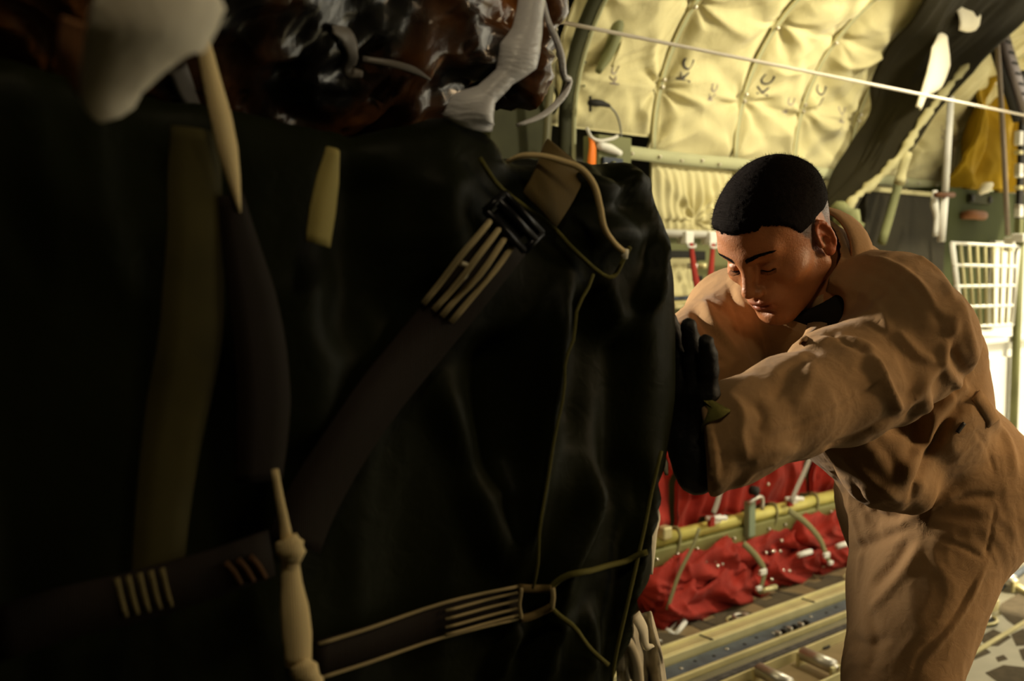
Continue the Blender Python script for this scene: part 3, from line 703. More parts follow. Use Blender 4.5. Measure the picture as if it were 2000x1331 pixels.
# --------------------------------------------------------------- wall behind the seats
bp=thing('wall_equipment','beige side panel with hardware between load and man\'s face','panel',(3.0,2.75,1.2))
obj('plate',box((3.7,2.80,.80),(2.7,.05,1.42)),GREEN,bp,False)
obj('beige_plate',box((3.10,2.755,1.30),(.30,.04,.19)),CREAM,bp,False,bevel=.004)
obj('ledge',box((3.3,2.70,1.20),(1.2,.10,.02)),CREAM,bp,False,bevel=.003)
obj('dark_recess',box((3.15,2.755,1.405),(.34,.03,.04)),DARK,bp,False)
obj('conduit',tube([(2.7,2.71,1.235),(3.0,2.70,1.24),(3.05,2.68,1.23),(3.3,2.70,1.235)],.010,8,4),mat('blue_black_panel',(0,0,0)),bp)
for k,(x,y) in enumerate(((1342,520),(1352,544),(1360,520),(1372,560))): 
    c=on(x,y,1,2.70); obj('fitting',cyl(c,c+A([.03,-.03,0]),.012,10),[ALU,DARK,CREAM,DARK][k],bp)
tbx=thing('upper_seat_rail','white horizontal tube holding the red straps beside the man\'s forehead','rail',(3.0,2.6,1.485))
obj('tube',tube([(2.7,2.60,1.487),(4.7,2.60,1.487)],.016,14,1),WHT,tbx)
for x in(3.02,3.165,3.55,3.95,4.35): obj('bracket',box((x,2.595,1.472),(.05,.05,.050)),WHT,tbx,False,bevel=.006)
wl=['red strap hanging from the white rail nearest the load','red strap hanging from the white rail beside the man\'s forehead','red strap on the rail hidden behind the man\'s head','red strap on the rail behind the man\'s neck']
for k,(x,dx) in enumerate(((3.03,.055),(3.165,-.05),(3.56,.03),(3.95,.03))):
    w=thing('red_strap',wl[k],'strap',(x,2.58,1.2),'red straps on the upper seat rail')
    obj('webbing',ribbon([(x,2.575,1.455),(x+dx*.35,2.57,1.33),(x+dx,2.56,1.18),(x+dx*1.1,2.535,.93)],[.022,.032,.040,.045],.004,(0,-1,0),4,3,.003),RED,w)
    obj('loop',tube([(x-.022,2.572,1.448),(x-.02,2.57,1.436),(x+.02,2.57,1.436),(x+.022,2.572,1.448)],.004,8,3),WHT,w)
mt=thing('middle_seat_tube','white seat tube seen between the man\'s two arms','tube',(3.1,2.5,.92))
obj('tube',tube([(2.6,2.49,.915),(4.6,2.49,.915)],.020,14,1),CREAM,mt)
obj('collar',tube([(3.10,2.49,.915),(3.22,2.49,.915)],.026,14,1),ALU,mt)
lc=thing('white_lacing','thin white lacing cord above the seat tube between the man\'s arms','cord',on(1400,720,1,2.46))
obj('cord',tube([on(x,y,1,2.46) for x,y in((1345,735),(1365,724),(1380,722),(1400,732),(1415,725),(1420,708),(1436,702),(1445,712),(1430,726),(1418,736))],.0035,6),WHT,lc)
obj('cord_strand',tube([on(x,y,1,2.455) for x,y in((1350,742),(1370,732),(1382,724),(1395,730))],.003,6),WHT,lc)
# seat backs (folded red cloth) -----------------------------------------------------
def seatback(x0,x1,z0,z1,seed,lab):
    root=thing('troop_seat_back',lab,'seat back',((x0+x1)/2,2.6,z0),'red troop seat backs along the far wall')
    nu,nv=80,50
    def fn(u,v):
        x=x0+(x1-x0)*u; z=z0+(z1-z0)*v; p=np.stack([x*9+.6*fbm(np.stack([z*3,x*2,0*x],-1),2,seed),z*1.3,0*x+seed],-1)
        d=.040*ridged(p,2,seed)+.010*fbm(p*2,2,seed+4)
        return x,2.60-d-.03*np.sin(v*3.14),z+.01*np.sin(x*20)
    p,f=grid(fn,nu,nv); obj('cloth',thick(p,f[:,::-1],nu,nv,(0,.02,0)),RED,root)
    for k in range(4):
        x=x0+(x1-x0)*random.uniform(.1,.9); z=z0+(z1-z0)*random.uniform(.15,.6); c=A([x,2.545,z]); obj('eyelet',cyl(c,c+A([0,-.010,0]),.009,10,.006),SNAP,root)
    return root
xs=[2.45,2.93,3.40,3.86,4.32]
sl=['red folded seat back directly beside the edge of the load','red folded seat back under the man\'s forearm','red folded seat back between forearm and thigh','red folded seat back hidden behind the man\'s thigh']
for k in range(4): seatback(xs[k]+.01,xs[k+1]-.01,.33,.90,40+k,sl[k])
# beam
bm=thing('seat_beam','long seat beam coloured lit yellow above and shaded olive below, between the red seats','beam',(3.3,2.5,.28))
obj('top_tube',tube([(2.4,2.52,.318),(4.6,2.52,.318)],.026,16,1,flat=1.1),YEL,bm)  # same paint as the channel; paler colour stands in for light from above
obj('channel',box((3.5,2.50,.262),(2.2,.030,.070)),mat('shaded_primer',(.22,.21,.07),rough=.4,metal=.2,var=.2,vscale=8),bm,False,bevel=.008)  # darker copy of the beam paint stands in for shade below
for k in range(16):
    c=A([2.75+.115*k,2.484,.262]); obj('rivet',cyl(c,c+A([0,-.008,0]),.0065,10,.005),SNAP,bm)
for x in(2.88,3.34,3.50,3.8):
    obj('strap_loop',tube([A([x,2.52,.275])+A([.02*math.sin(a),-.034*math.cos(a),.055*math.sin(a)+.02]) for a in np.linspace(-.9,2.2,9)],.006,8,1,flat=1.6),OLV,bm)
bk=thing('seat_latch','green metal seat latch clamped on the yellow beam','latch',(3.30,2.5,.35))
obj('bracket',box((3.30,2.475,.33),(.045,.03,.15)),mat('sage_paint',(.22,.27,.17),rough=.4),bk,False,bevel=.006)
obj('lever',tube([(3.27,2.46,.40),(3.31,2.45,.42),(3.36,2.46,.41),(3.36,2.46,.36)],.009,8,3),ALU,bk)
obj('pin',cyl((3.30,2.47,.45),(3.30,2.44,.45),.02,12),DARK,bk)
for k,(x,lab) in enumerate(((2.80,'small cream bracket on the beam beside the load'),(3.08,'red and silver buckle lying on the beam under the near glove'),(3.60,'silver buckle at the foot of the grey strap on the beam'),(3.98,'silver bolt standing on the beam beside the man\'s thigh'))):
    b_=thing('beam_fitting',lab,'fitting',(x,2.48,.36))
    if k==0: obj('block',box((x,2.49,.355),(.05,.04,.05)),CREAM,b_,False,bevel=.008)
    elif k==3: obj('bolt',cyl((x,2.49,.33),(x,2.49,.39),.012,12),ALU,b_); obj('nut',cyl((x,2.49,.375),(x,2.49,.40),.018,6),SNAP,b_)
    else:
        obj('buckle_plate',box((x,2.48,.36),(.08,.012,.035)),ALU,b_,False,bevel=.004); obj('slider',tube([(x-.05,2.475,.375),(x+.06,2.47,.36)],.010,8,1),WHT,b_); obj('tab',box((x-.03,2.47,.36),(.03,.015,.04)),RED,b_,False,bevel=.003)
# grey lap straps above the beam
for k,(pts,lab) in enumerate((([(1588,880),(1572,920),(1556,955),(1545,982)],'grey lap strap slanting down beside the man\'s stomach'),([(1408,955),(1400,985),(1393,1004)],'grey lap strap emerging under the near sleeve'))):
    tag(obj('lap_strap',ribbon([on(x,y,1,2.46) for x,y in pts],.028,.003,(0,-1,0),4),mat('grey_webbing',(.34,.30,.24),rough=.8)),lab,'strap')
# rolled seats -----------------------------------------------------------------------
def roll(x0,x1,y,z,r,seed,lab,tilt=0):
    root=thing('rolled_seat',lab,'rolled seat',((x0+x1)/2,y,z-r),'rolled red seat bottoms on the floor')
    nu,nv=90,64
    def fn(u,v):
        a=v*2*math.pi; x=x0+(x1-x0)*u; w=np.minimum(u,1-u)*(x1-x0)
        p=np.stack([x*7+2.4*np.cos(a)+1.2*np.sin(a),.8*np.cos(a)+x*1.2,.8*np.sin(a)],-1)
        rr=r*(.86+.12*np.sqrt(np.clip(w/.06,0,1)))+.034*ridged(p+seed,2,seed)+.012*fbm(p*1.3,2,seed+1); rr=rr*np.clip((w+.004)/.03,0.05,1)**.5
        return x+0*a,y-rr*np.cos(a)*.85+tilt*(x-x0)*0,z+rr*np.sin(a)*.95+tilt*(x-(x0+x1)/2)
    p,f=grid(fn,nu,nv); obj('cloth',(p,f[:,::-1]),RED,root)
    for k in range(5):
        x=random.uniform(x0+.04,x1-.04); a=random.uniform(-.5,.8); c=A([x,y-r*.93*math.cos(a)*.85,z+r*.93*math.sin(a)]); obj('eyelet',cyl(c,c+A([0,-.016,.003]),.009,10,.007),SNAP,root)
for k,(x0,x1,y,z,r,t,lab) in enumerate(((2.66,3.20,2.50,.180,.068,.06,'upper red seat roll beside the load'),(2.70,3.26,2.47,.075,.072,.0,'lower red seat roll resting on the floor beside the load'),
  (3.18,3.62,2.51,.170,.060,-.03,'dark folded red seat roll under the middle of the beam'),(3.28,3.74,2.49,.075,.068,.0,'lower red seat roll by the dangling cream strap'),
  (3.60,4.10,2.50,.185,.065,0.,'upper red seat roll beside the man\'s thigh'),(3.72,4.3,2.49,.078,.068,0.,'lower red seat roll beside the man\'s thigh'))): roll(x0,x1,y,z,r,60+k*3,lab,t)
for k,(x,y,lab) in enumerate(((1645,1065,'white seat peg behind the man\'s thigh'),(1570,1082,'white seat peg lying on the right rolls'),(1500,1152,'dull metal bar under the middle roll'))):
    c=on(x,y,1,2.40); tag(obj('seat_peg',tube([c-A([.04,0,0]),c+A([.05,0,.0])],.012,10,1),WHT if k<2 else CREAM),lab,'peg')
# tie straps beam -> floor
def tiestrap(pts,lab,yy=2.40,w=.022,m=OLV,buck=None):
    r_=thing('tie_strap',lab,'strap',on(*pts[-1],1,yy)); obj('webbing',ribbon([on(x,y,1,yy) for x,y in pts],w,.003,(0,-1,0),4),m,r_)
    if buck:
        for (x,y),sz in buck: c=on(x,y,1,yy-.015); obj('hook',box(c,(sz,.014,sz*.55)),WHT,r_,False,bevel=.003)
    return r_
tiestrap([(1366,1032),(1352,1070),(1325,1125),(1303,1192)],'thin olive strap running down to the square metal buckle',2.40,.018)
tiestrap([(1452,1062),(1475,1085),(1492,1112),(1490,1135),(1482,1160)],'cream olive strap hanging over the middle red roll',2.38,.026,buck=[((1490,1118),.04),((1482,1150),.03)])
tiestrap([(1540,998),(1572,1020),(1600,1052),(1612,1080),(1622,1104)],'olive strap slanting over the right red rolls',2.38,.026,buck=[((1614,1085),.04),((1622,1100),.03)])
bq=thing('square_buckle','square silver ratchet buckle lying on the floor at the strap end','buckle',(2.78,2.37,0))
def fb(x,y,z=.03): return on(x,y,2,z)
q=[fb(1308,1192,.05),fb(1285,1218,.02),fb(1318,1243,.01),fb(1338,1216,.035)]
for k in range(4): obj('frame_bar',tube([q[k],q[(k+1)%4]],.010,8,1),WHT,bq)
for k in(.35,.65): obj('cross_bar',tube([q[0]*(1-k)+q[3]*k,q[1]*(1-k)+q[2]*k],.006,8,1),CREAM if k<.5 else ALU,bq)
th_=thing('brass_fitting','small brass coloured chain fitting beside the square buckle','fitting',(2.7,2.3,0))
for k,(x,y) in enumerate(((1262,1226),(1272,1240),(1282,1252),(1270,1262),(1258,1240))): c=fb(x,y,.018); obj('link',tube([c+.020*A([math.cos(a+k),math.sin(a+k)*.8,.4*math.sin(a)]) for a in np.linspace(0,6.28,11)],.0055,8,1),[CREAM,YEL,ALU,CREAM,YEL][k],th_)
# --------------------------------------------------------------- floor fittings
NS=mat('non_skid_grit',(.105,.082,.050),rough=.95,var=.2,vscale=30,bump=.002,bscale=250)
def poly(pts,z,h,m,parent,name,label=None):
    n=len(pts); v=[(x,y,z) for x,y in pts]+[(x,y,z+h) for x,y in pts]; f=[tuple(range(n))[::-1],tuple(range(n,2*n))]+[(i,(i+1)%n,(i+1)%n+n,i+n) for i in range(n)]
    return obj(name,(v,f),m,parent,False,label)
tr=thing('floor_tread','raised tread plate with dark non-skid patches under the red seats','floor panel',(3.6,2.4,0))
obj('plate',box((3.8,2.50,.008),(4.4,.50,.016)),mat('tread_tan',(.30,.22,.115),rough=.5,metal=.2,var=.2,vscale=9),tr,False,bevel=.002)
x=2.45
while x<5.6:
    L=random.uniform(.22,.36); y0,y1=2.275,2.41
    pts=[(x,y0+.015),(x+L*.45,y0),(x+L*.5,y0+.03),(x+L*.62,y0+.03),(x+L*.66,y0+.004),(x+L,y0+.01),(x+L-.02,y1-.05),(x+L-.05,y1),(x+L*.55,y1),(x+L*.5,y1-.03),(x+L*.3,y1-.03),(x+L*.25,y1),(x+.02,y1-.01)]
    poly(pts,.016,.002,NS,tr,'non_skid_patch'); x+=L+random.uniform(.05,.10)
for X in(2.9,3.42,3.95): obj('seam',box((X,2.35,.0175),(.008,.18,.003)),DARK,tr,False)
def tiering(c,lab,s=1.,z=.012):
    c=A(c,float); r_=thing('tie_down_ring',lab,'tie-down ring',c,'tie-down rings in the floor')
    obj('recess',cyl(c+A([0,0,z*.3]),c+A([0,0,z*.3+.003]),.062*s,24),DARK,r_)
    obj('rim',tube([c+A([.065*s*math.cos(a),.055*s*math.sin(a),z*.5+.002]) for a in np.linspace(0,2*math.pi,25)],.006*s,8,1),CREAM,r_)
    obj('ring',tube([c+A([.034*s*math.cos(a),.028*s*math.sin(a),z+.010]) for a in np.linspace(0,2*math.pi,21)],.0085*s,8,1),ALU,r_)
    obj('lug',box(c+A([.035*s,0,z+.008]),(.03*s,.02*s,.018)),ALU,r_,False,bevel=.003)
tiering((3.02,2.30,.010),'tie-down ring in the tread nearest the square buckle',.85); tiering((3.83,2.31,.010),'tie-down ring in the tread beside the man\'s knee',.85)
rl=thing('side_rail','cream floor rail with lip running along the seats','rail',(3.6,2.2,0))
obj('top_flange',box((3.9,2.225,.040),(4.9,.05,.012)),CREAM,rl,False,bevel=.003); obj('face',box((3.9,2.197,.022),(4.9,.012,.044)),CREAM,rl,False,bevel=.003); obj('lip',box((3.9,2.252,.046),(4.9,.010,.016)),CREAM,rl,False,bevel=.003)
for X in(2.72,3.34,3.99): obj('joint',box((X,2.222,.0475),(.006,.07,.003)),DARK,rl,False)
br=thing('lock_rail','blue grey perforated rail beside the cream rail','rail',(3.6,2.13,0))
obj('plate',box((3.9,2.142,.008),(4.9,.085,.014)),BLUE,br,False,bevel=.002); obj('edge',box((3.9,2.092,.012),(4.9,.014,.024)),CREAM,br,False,bevel=.003)
for k in range(40): c=A([2.5+.085*k,2.142+.012*(k%2),.0155]); obj('hole',cyl(c,c+A([0,0,.001]),.007,10),ALU if k%3==0 else DARK,br)
for k in range(12):
    g=3.0+.015*k if k<6 else 3.55+.02*(k-6); obj('catch',box((g*1.0+.02*k,2.115,.022),(.014,.022,.02)),DARK if k%2 else ALU,br,False,bevel=.002)
tag(obj('drain_strip',box((3.9,2.03,.0035),(4.9,.030,.004)),mat('worn_grey_strip',(.09,.085,.08),rough=.6,var=.5,vscale=60),None,False),'worn dark strip on the floor inside the blue grey rail','strip')
def roller(x,y,lab,L=.13,ang=0,r=.024,grp='floor rollers'):
    root=thing('floor_roller',lab,'roller',(x,y,0),grp); d=A([math.sin(ang)*0+ .18,1.,0]); d/=np.linalg.norm(d); c=A([x,y,.045])
    obj('barrel',tube([c-d*L/2,c+d*L/2],r,18,1),ALU,root)
    for e in(-1,1): obj('axle_end',cyl(c+d*e*L/2,c+d*e*(L/2+.014),.012,10),SNAP,root)
    for e in(-1,1): obj('bearing_block',box(c+d*e*(L/2+.008)+A([0,0,-.018]),(.05,.012,.05)),CREAM,root,False,bevel=.003)
roller(2.85,1.85,'metal floor roller just left of the man\'s shin'); roller(2.62,1.86,'metal floor roller at the bottom edge beside the rail',.13)
tr2=thing('roller_tray','cream roller tray let into the floor beside the man\'s shin','tray',(2.9,1.8,0))
for y_ in(1.755,1.955): obj('side_wall',box((3.0,y_,.020),(1.9,.008,.040)),CREAM,tr2,False,bevel=.002)
obj('base',box((3.0,1.855,.003),(1.9,.19,.004)),mat('tread_tan',(0,0,0)),tr2,False)
c=on(1607,1266,2,.002); tag(obj('floor_latch',tube([c+A([.028*math.cos(a),.018*math.sin(a),.006]) for a in np.linspace(.6,6.2,12)],.005,8,1),DARK),'small dark D-shaped floor latch above the roller','latch')
# deck right of the man
for k,(px,lab) in enumerate((((1945,1133),'dark floor roller right of the man\'s thigh'),((1885,1178),'floor roller end showing behind the man\'s knee'))):
    q=on(*px,2,.03); roller(q[0],q[1],lab,.16,0,.028)
dk=thing('deck_panel','grey floor deck panel with dark non-skid patches right of the man','floor panel',(4,1.5,0))
obj('plate',box((4.2,1.25,.004),(2.6,.92,.008)),mat('deck_grey',(.46,.43,.34),rough=.4,metal=.3,var=.12,vscale=8),dk,False,bevel=.002)
for pts in ([(1955,1180),(1990,1160),(2010,1175),(2005,1215),(1990,1228),(1968,1212),(1952,1195)],[(1912,1245),(1940,1230),(1975,1245),(1950,1262),(1925,1262)],[(1878,1250),(1905,1252),(1935,1275),(1900,1290),(1882,1285)],[(1925,1315),(1960,1300),(2005,1305),(2010,1331),(1960,1340)],[(1945,1285),(1960,1280),(1968,1288),(1950,1293)],[(1975,1240),(2000,1228),(2010,1260),(1985,1262)],[(1990,1270),(2010,1265),(2015,1290),(1998,1290)]):
    poly([tuple(on(x,y,2,.009)[:2]) for x,y in pts][::-1],.008,.002,NS,dk,'non_skid_patch')
poly([tuple(on(x,y,2,.009)[:2]) for x,y in ((1872,1290),(2010,1208),(2010,1216),(1874,1300))][::-1],.008,.006,CREAM,dk,'joint_strip')
tiering(on(1915,1214,2,.01),'tie-down ring in the grey deck right of the man\'s knee',1.0)
for k,(a,b_,w,m,lab) in enumerate((((1930,1115),(2010,1160),.03,CREAM,'cream floor rail stub at the right edge'),((1895,1190),(2010,1105),.02,BLUE,'blue grey floor rail crossing behind the man\'s knee'))):
    p0,p1=on(*a,2,.02),on(*b_,2,.02); tag(obj('floor_rail',ribbon([p0,p1],w,.02,(0,0,1),1),m),lab,'rail')
# ================================================================ AFT END: curtain, locker, cage, cabinet
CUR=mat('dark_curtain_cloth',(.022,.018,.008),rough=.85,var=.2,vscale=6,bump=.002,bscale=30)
CURL=mat('curtain_lining',(.42,.38,.20),rough=.85,bump=.002,bscale=40)
def interp(P_,n):
    P_=smoothpts(P_,8); d=np.r_[0,np.cumsum([np.linalg.norm(b-a) for a,b in zip(P_[:-1],P_[1:])])]; q=np.linspace(0,d[-1],n)
    return np.stack([np.interp(q,d,[p[k] for p in P_]) for k in range(3)],1)
def onprof(x,y,inset):
    r=ray(x,y); lo,hi=1.5,9.
    def g(dd):
        p=CAM+r*dd; t=np.linspace(0,3,600); yy,zz,_,_=prof(t,inset); k=np.argmin((zz-p[2])**2) if p[2]<zz.max() else 599; return p[1]-yy[k]
    for dd in np.arange(1.5,9,.02):
        if g(dd)>0: return CAM+r*dd
    return CAM+r*hi
cu=thing('gathered_curtain','dark curtain gathered diagonally against the blankets behind the man','curtain',on(1700,400,1,2.5))
Lf=interp([onprof(1560,480,.10),onprof(1610,380,.12),onprof(1680,230,.13),onprof(1745,110,.13),onprof(1800,0,.13),onprof(1845,-90,.13)],90)  # left side of the dark sheet also stands in for shade on the blankets
Rt=interp([on(1640,480,1,2.45),on(1660,400,1,2.42),on(1745,322,1,2.36),on(1810,225,1,2.30),on(1880,140,1,2.24),on(1950,70,1,2.18),on(2050,-20,1,2.10)],90)
nu,nv=90,60
def fn(u,v):
    i=np.rint(u*89).astype(int); p=Lf[i]*(1-v)[...,None]+Rt[i]*v[...,None]
    d=.035*np.sin(v*9+1.5*vnoise(np.stack([u*5,v*2,0*u],-1),3))+.02*ridged(np.stack([u*3,v*9,0*u],-1),2,8)
    p=p+A([.4,-.8,0])*d[...,None]; return p[...,0],p[...,1],p[...,2]
p,f=grid(fn,nu,nv); obj('cloth',thick(p,f,nu,nv,(.01,.02,0)),CUR,cu)
rp=interp(list(Rt[::9])+[Rt[-1]],70); k_=np.arange(70)
obj('gathered_hem',tube(list(rp),list(.017+.005*np.sin(k_*1.1)+.004*np.sin(k_*2.7)),12,1,wob=.15),CURL,cu)
tag(obj('curtain_bundle',tube([on(1628,400,1,2.40),on(1650,420,1,2.36),on(1672,442,1,2.36),on(1668,462,1,2.38)],[.02,.045,.035,.012],9,3,wob=.35,flat=.5),GREEN),'bundled olive cloth end behind the man\'s ear','cloth')
def slab(name,pts,yy,m,lab,cat,th=.02,nf=0,amp=.01):
    V=[on(x,y,1,yy) for x,y in pts]; n=len(V); v=V+[q+A([.006,th,0]) for q in V]; f=[tuple(range(n)),tuple(range(n,2*n))[::-1]]+[(i,i+n,(i+1)%n+n,(i+1)%n) for i in range(n)]
    o=obj(name,(v,f),m,None,False,bevel=.003); return tag(o,lab,cat)
WCL=mat('white_cloth',(.86,.80,.62),rough=.8,bump=.002,bscale=30)
tag(obj('gap_strip',ribbon([on(1842,70,1,2.25),on(1838,110,1,2.24),on(1826,150,1,2.24),on(1806,180,1,2.25),on(1793,212,1,2.26)],[.07,.16,.13,.045,.03],.006,(0,-1,.1),5,4,.012),WCL),'pale pointed strip standing in for a bright gap at the dark curtain','cloth')  # white strip stands in for a bright gap, not a separate cloth
tag(obj('gap_patch',ribbon([on(1868,35,1,2.2),on(1890,20,1,2.2),on(1915,-20,1,2.2),on(1930,-60,1,2.2)],[.11,.20,.20,.16],.008,(0,-1,.1),5,4,.015),WCL),'bright patch standing in for a lit gap at the top edge above the curtain','cloth')  # white patch stands in for the bright opening beyond the curtain
# poles
pl=thing('white_pole','white stanchion pole rising from behind the man\'s shoulder','pole',on(1840,475,1,2.28))
obj('upper_tube',tube([on(1857,190,1,2.28),on(1846,375,1,2.28)],.015,12,1),WHT,pl); obj('clamp',tube([on(1828,381,1,2.27),on(1862,381,1,2.27)],.012,10,1),mat('rust_clamp',(.12,.05,.02),rough=.6),pl)
obj('lower_tube',tube([on(1845,386,1,2.28),on(1838,472,1,2.28)],.017,12,1),WHT,pl)
obj('cover',tube([on(1826,372,1,2.30),on(1825,400,1,2.30),on(1829,425,1,2.30),on(1827,462,1,2.30)],[.010,.018,.012,.013],12,3),WHT,pl)
tag(obj('olive_strut',tube([on(1757,350,1,2.40),on(1738,420,1,2.40),on(1722,475,1,2.40)],.020,10,3),GREEN),'olive strut descending behind the man\'s upper back','strut')
tag(obj('pale_strap',tube([on(1772,300,1,2.33),on(1762,335,1,2.33),on(1756,358,1,2.33)],[.022,.020,.026],10,3),CURL),'pale strap end below the curtain hem','strap')
g2=thing('grey_pole','grey brown pole in front of the yellow cover','pole',on(1965,460,1,2.25))
obj('tube',tube([on(1946,55,1,2.25),on(1958,250,1,2.25),on(1968,460,1,2.25)],.012,10,3),mat('grey_brown',(.24,.19,.14),rough=.6),g2); obj('foot',box(on(1972,478,1,2.24),(.05,.04,.07)),WHT,g2,False,bevel=.004)
# yellow cover, locker
yc=thing('yellow_cover','large yellow cloth cover hanging above the green locker','cover',on(1910,375,1,2.6))
xa,xb=on(1855,300,1,2.60)[0],on(1978,300,1,2.60)[0]
def fn(u,v):
    z=1.775+v*.62; x=xa+(xb-xa)*u+(.16*v)*(1-u)
    d=.05*np.sin(u*14+1.2*vnoise(np.stack([u*4,v*2,0*u],-1),2))+.03*ridged(np.stack([u*6+v*2,v*2,0*u],-1),2,5); return x,2.60-.05-d,z
p,f=grid(fn,70,50); obj('cloth',thick(p,f[:,::-1],70,50,(0,.02,0)),mat('yellow_cloth',(.42,.26,.010),rough=.75,var=.3,vscale=5,bump=.002,bscale=30),yc)
obj('header',box(((xa+xb)/2,2.60,2.43),((xb-xa)*1.0,.08,.12)),DKGREEN,yc,False,bevel=.004)
lk=thing('green_locker','green equipment locker with brown handle below the yellow cover','locker',((xa+xb)/2,2.6,.97))
OLK=mat('locker_green',(.045,.052,.018),rough=.8,spec=.1,var=.15,vscale=4)
obj('body',box((5.42,2.66,1.36),(1.0,.24,.82)),OLK,lk,False,bevel=.008)
c=on(1897,421,1,2.53); obj('handle',tube([c+A([-.09,.01,-.005]),c+A([-.07,-.03,0]),c+A([.07,-.03,0]),c+A([.09,.01,-.005])],[.018,.024,.024,.018],12,3),mat('brown_grip',(.20,.08,.03),rough=.6),lk)
c=on(1913,389,1,2.53); obj('slot_plate',box(c,(.24,.014,.05)),DKGREEN,lk,False,bevel=.004)
for e in(-.10,.10): obj('hole',cyl(c+A([e,-.008,0]),c+A([e,-.014,0]),.02,12),DARK,lk)
tag(obj('white_bracket',tube([on(1912,378,1,2.48),on(1925,367,1,2.46),on(1936,360,1,2.46)],[.012,.03,.012],8,3),WCL),'small pale bracket on top of the green locker','bracket')
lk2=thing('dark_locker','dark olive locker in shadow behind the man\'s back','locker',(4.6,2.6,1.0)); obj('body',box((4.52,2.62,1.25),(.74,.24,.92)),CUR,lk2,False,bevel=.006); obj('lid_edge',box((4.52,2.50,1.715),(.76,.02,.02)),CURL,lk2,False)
# small hardware column at the right edge
hw=thing('hardware_strip','column of small dark and silver fittings at the right edge','fittings',on(1992,500,1,2.3))
obj('channel',box(on(1993,360,1,2.33),(.05,.02,1.15)),DARK,hw,False)
for k,(y,h,m) in enumerate(((270,.07,WHT),(298,.02,CREAM),(330,.05,ALU),(343,.02,WHT),(367,.02,CREAM),(404,.02,ALU),(415,.05,WHT),(445,.09,GREEN),(470,.03,ALU))): obj('fitting',box(on(1990,y,1,2.31),(.045,.03,h)),m,hw,False,bevel=.004)
# slotted track at the top right
trk=thing('slotted_track','grey slotted track slanting at the top right corner','track',on(1975,130,1,2.3))
a0,a1=on(1952,50,1,2.25),on(2010,235,1,2.25); obj('rail',ribbon([a0,a1],.07,.03,(0,-1,0),1),mat('mauve_grey_metal',(.20,.17,.17),rough=.45,metal=.3),trk); obj('shadow_strip',ribbon([a0+A([-.06,.03,0]),a1+A([-.06,.03,0])],.045,.03,(0,-1,0),1),DARK,trk)  # dark strip behind the rail stands in for its shadow
for k in range(9): q=a0+(a1-a0)*(.06+.11*k); obj('notch',box(q+A([.0,-.018,0]),(.05,.008,.010)),DARK,trk,False)
# wire cage
cg=thing('wire_cage','white wire basket grid standing behind the man\'s back','wire basket',on(1920,650,1,2.2))
def cp(x,y): return on(x,y,1,2.18)
for k in range(9):
    t=k/8; a=cp(1860+t*128,476+6*t); b_=cp(1878+t*98,642-10*t); obj('vertical_wire',tube([a,b_],.0075 if 0<k<8 else .012,8,1),CURL if 0<k<8 else WHT,cg)
for k,(y0,y1) in enumerate(((475,482),(518,521),(560,558),(600,597),(640,634))): obj('horizontal_wire',tube([cp(1858+4*k,y0),cp(1990-3*k,y1)],.0075,8,1),WHT,cg)
cb=thing('white_cabinet','overexposed white cabinet below the wire basket','cabinet',(5.2,2.3,0))
obj('body',box((5.05,2.42,.50),(.66,.40,1.0)),WHT,cb,False,bevel=.01); obj('top_edge',box((5.05,2.42,1.005),(.70,.44,.03)),WHT,cb,False,bevel=.006); obj('door_panel',box((5.0,2.212,.55),(.44,.012,.74)),WHT,cb,False,bevel=.004)
gp=thing('green_post','pale green upright post at the right end of the wire basket','post',(5.2,2.1,0))
q=cp(1984,700); obj('tube',tube([(q[0],q[1],.0),(q[0],q[1],1.50)],.020,12,1),GREEN,gp); obj('cap',box((q[0],q[1],1.50),(.07,.06,.04)),WHT,gp,False,bevel=.006)
rk=thing('aft_rack','pale equipment rack at the right edge with rolled gear','rack',(5.7,2.2,0))
obj('shelf',box((5.85,2.30,.68),(.9,.40,.05)),CREAM,rk,False,bevel=.004); obj('upright',box((5.5,2.12,.75),(.05,.05,1.5)),CREAM,rk,False,bevel=.004); obj('back',box((5.9,2.52,.75),(.9,.03,1.5)),WHT,rk,False)
for k,(x,z) in enumerate(((5.62,.42),(5.85,.40),(5.70,.20))): tag(obj('gear_roll',tube([(x,2.16,z),(x+.02,2.42,z)],.10,16,2,wob=.06),mat('gear_olive',(.16,.15,.08),rough=.85,bump=.003,bscale=20)),['upper left rolled olive gear under the rack shelf','upper right rolled olive gear under the rack shelf','lower rolled olive gear on the rack floor'][k],'gear')

# ================================================================ THE LOAD
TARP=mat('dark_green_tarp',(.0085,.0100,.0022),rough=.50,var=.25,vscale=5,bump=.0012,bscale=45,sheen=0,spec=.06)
def pdist(px,pz,poly_):
    n=len(poly_); d=np.full(px.shape,1e9); s=np.ones(px.shape)
    for i in range(n):
        a=poly_[i];b=poly_[(i-1)%n]; ex,ez=b[0]-a[0],b[1]-a[1]; wx,wz=px-a[0],pz-a[1]; t=np.clip((wx*ex+wz*ez)/(ex*ex+ez*ez),0,1)
        d=np.minimum(d,(wx-ex*t)**2+(wz-ez*t)**2); c1=pz>=a[1];c2=pz<b[1];c3=ex*wz>ez*wx; fl=(c1&c2&c3)|(~c1&~c2&~c3); s=np.where(fl,-s,s)
    return s*np.sqrt(d)
SIL=[(700,268),(880,244),(960,270),(992,312),(1095,318),(1180,335),(1258,338),(1300,415),(1322,470),(1333,545),(1332,620),(1328,700),(1322,780),(1306,850),(1290,905),(1276,960),(1268,1040),(1262,1130),(1236,1175),(1215,1215),(1203,1331)]
pl2=[(on(x,y,1,.80)[0],on(x,y,1,.80)[2]) for x,y in SIL]
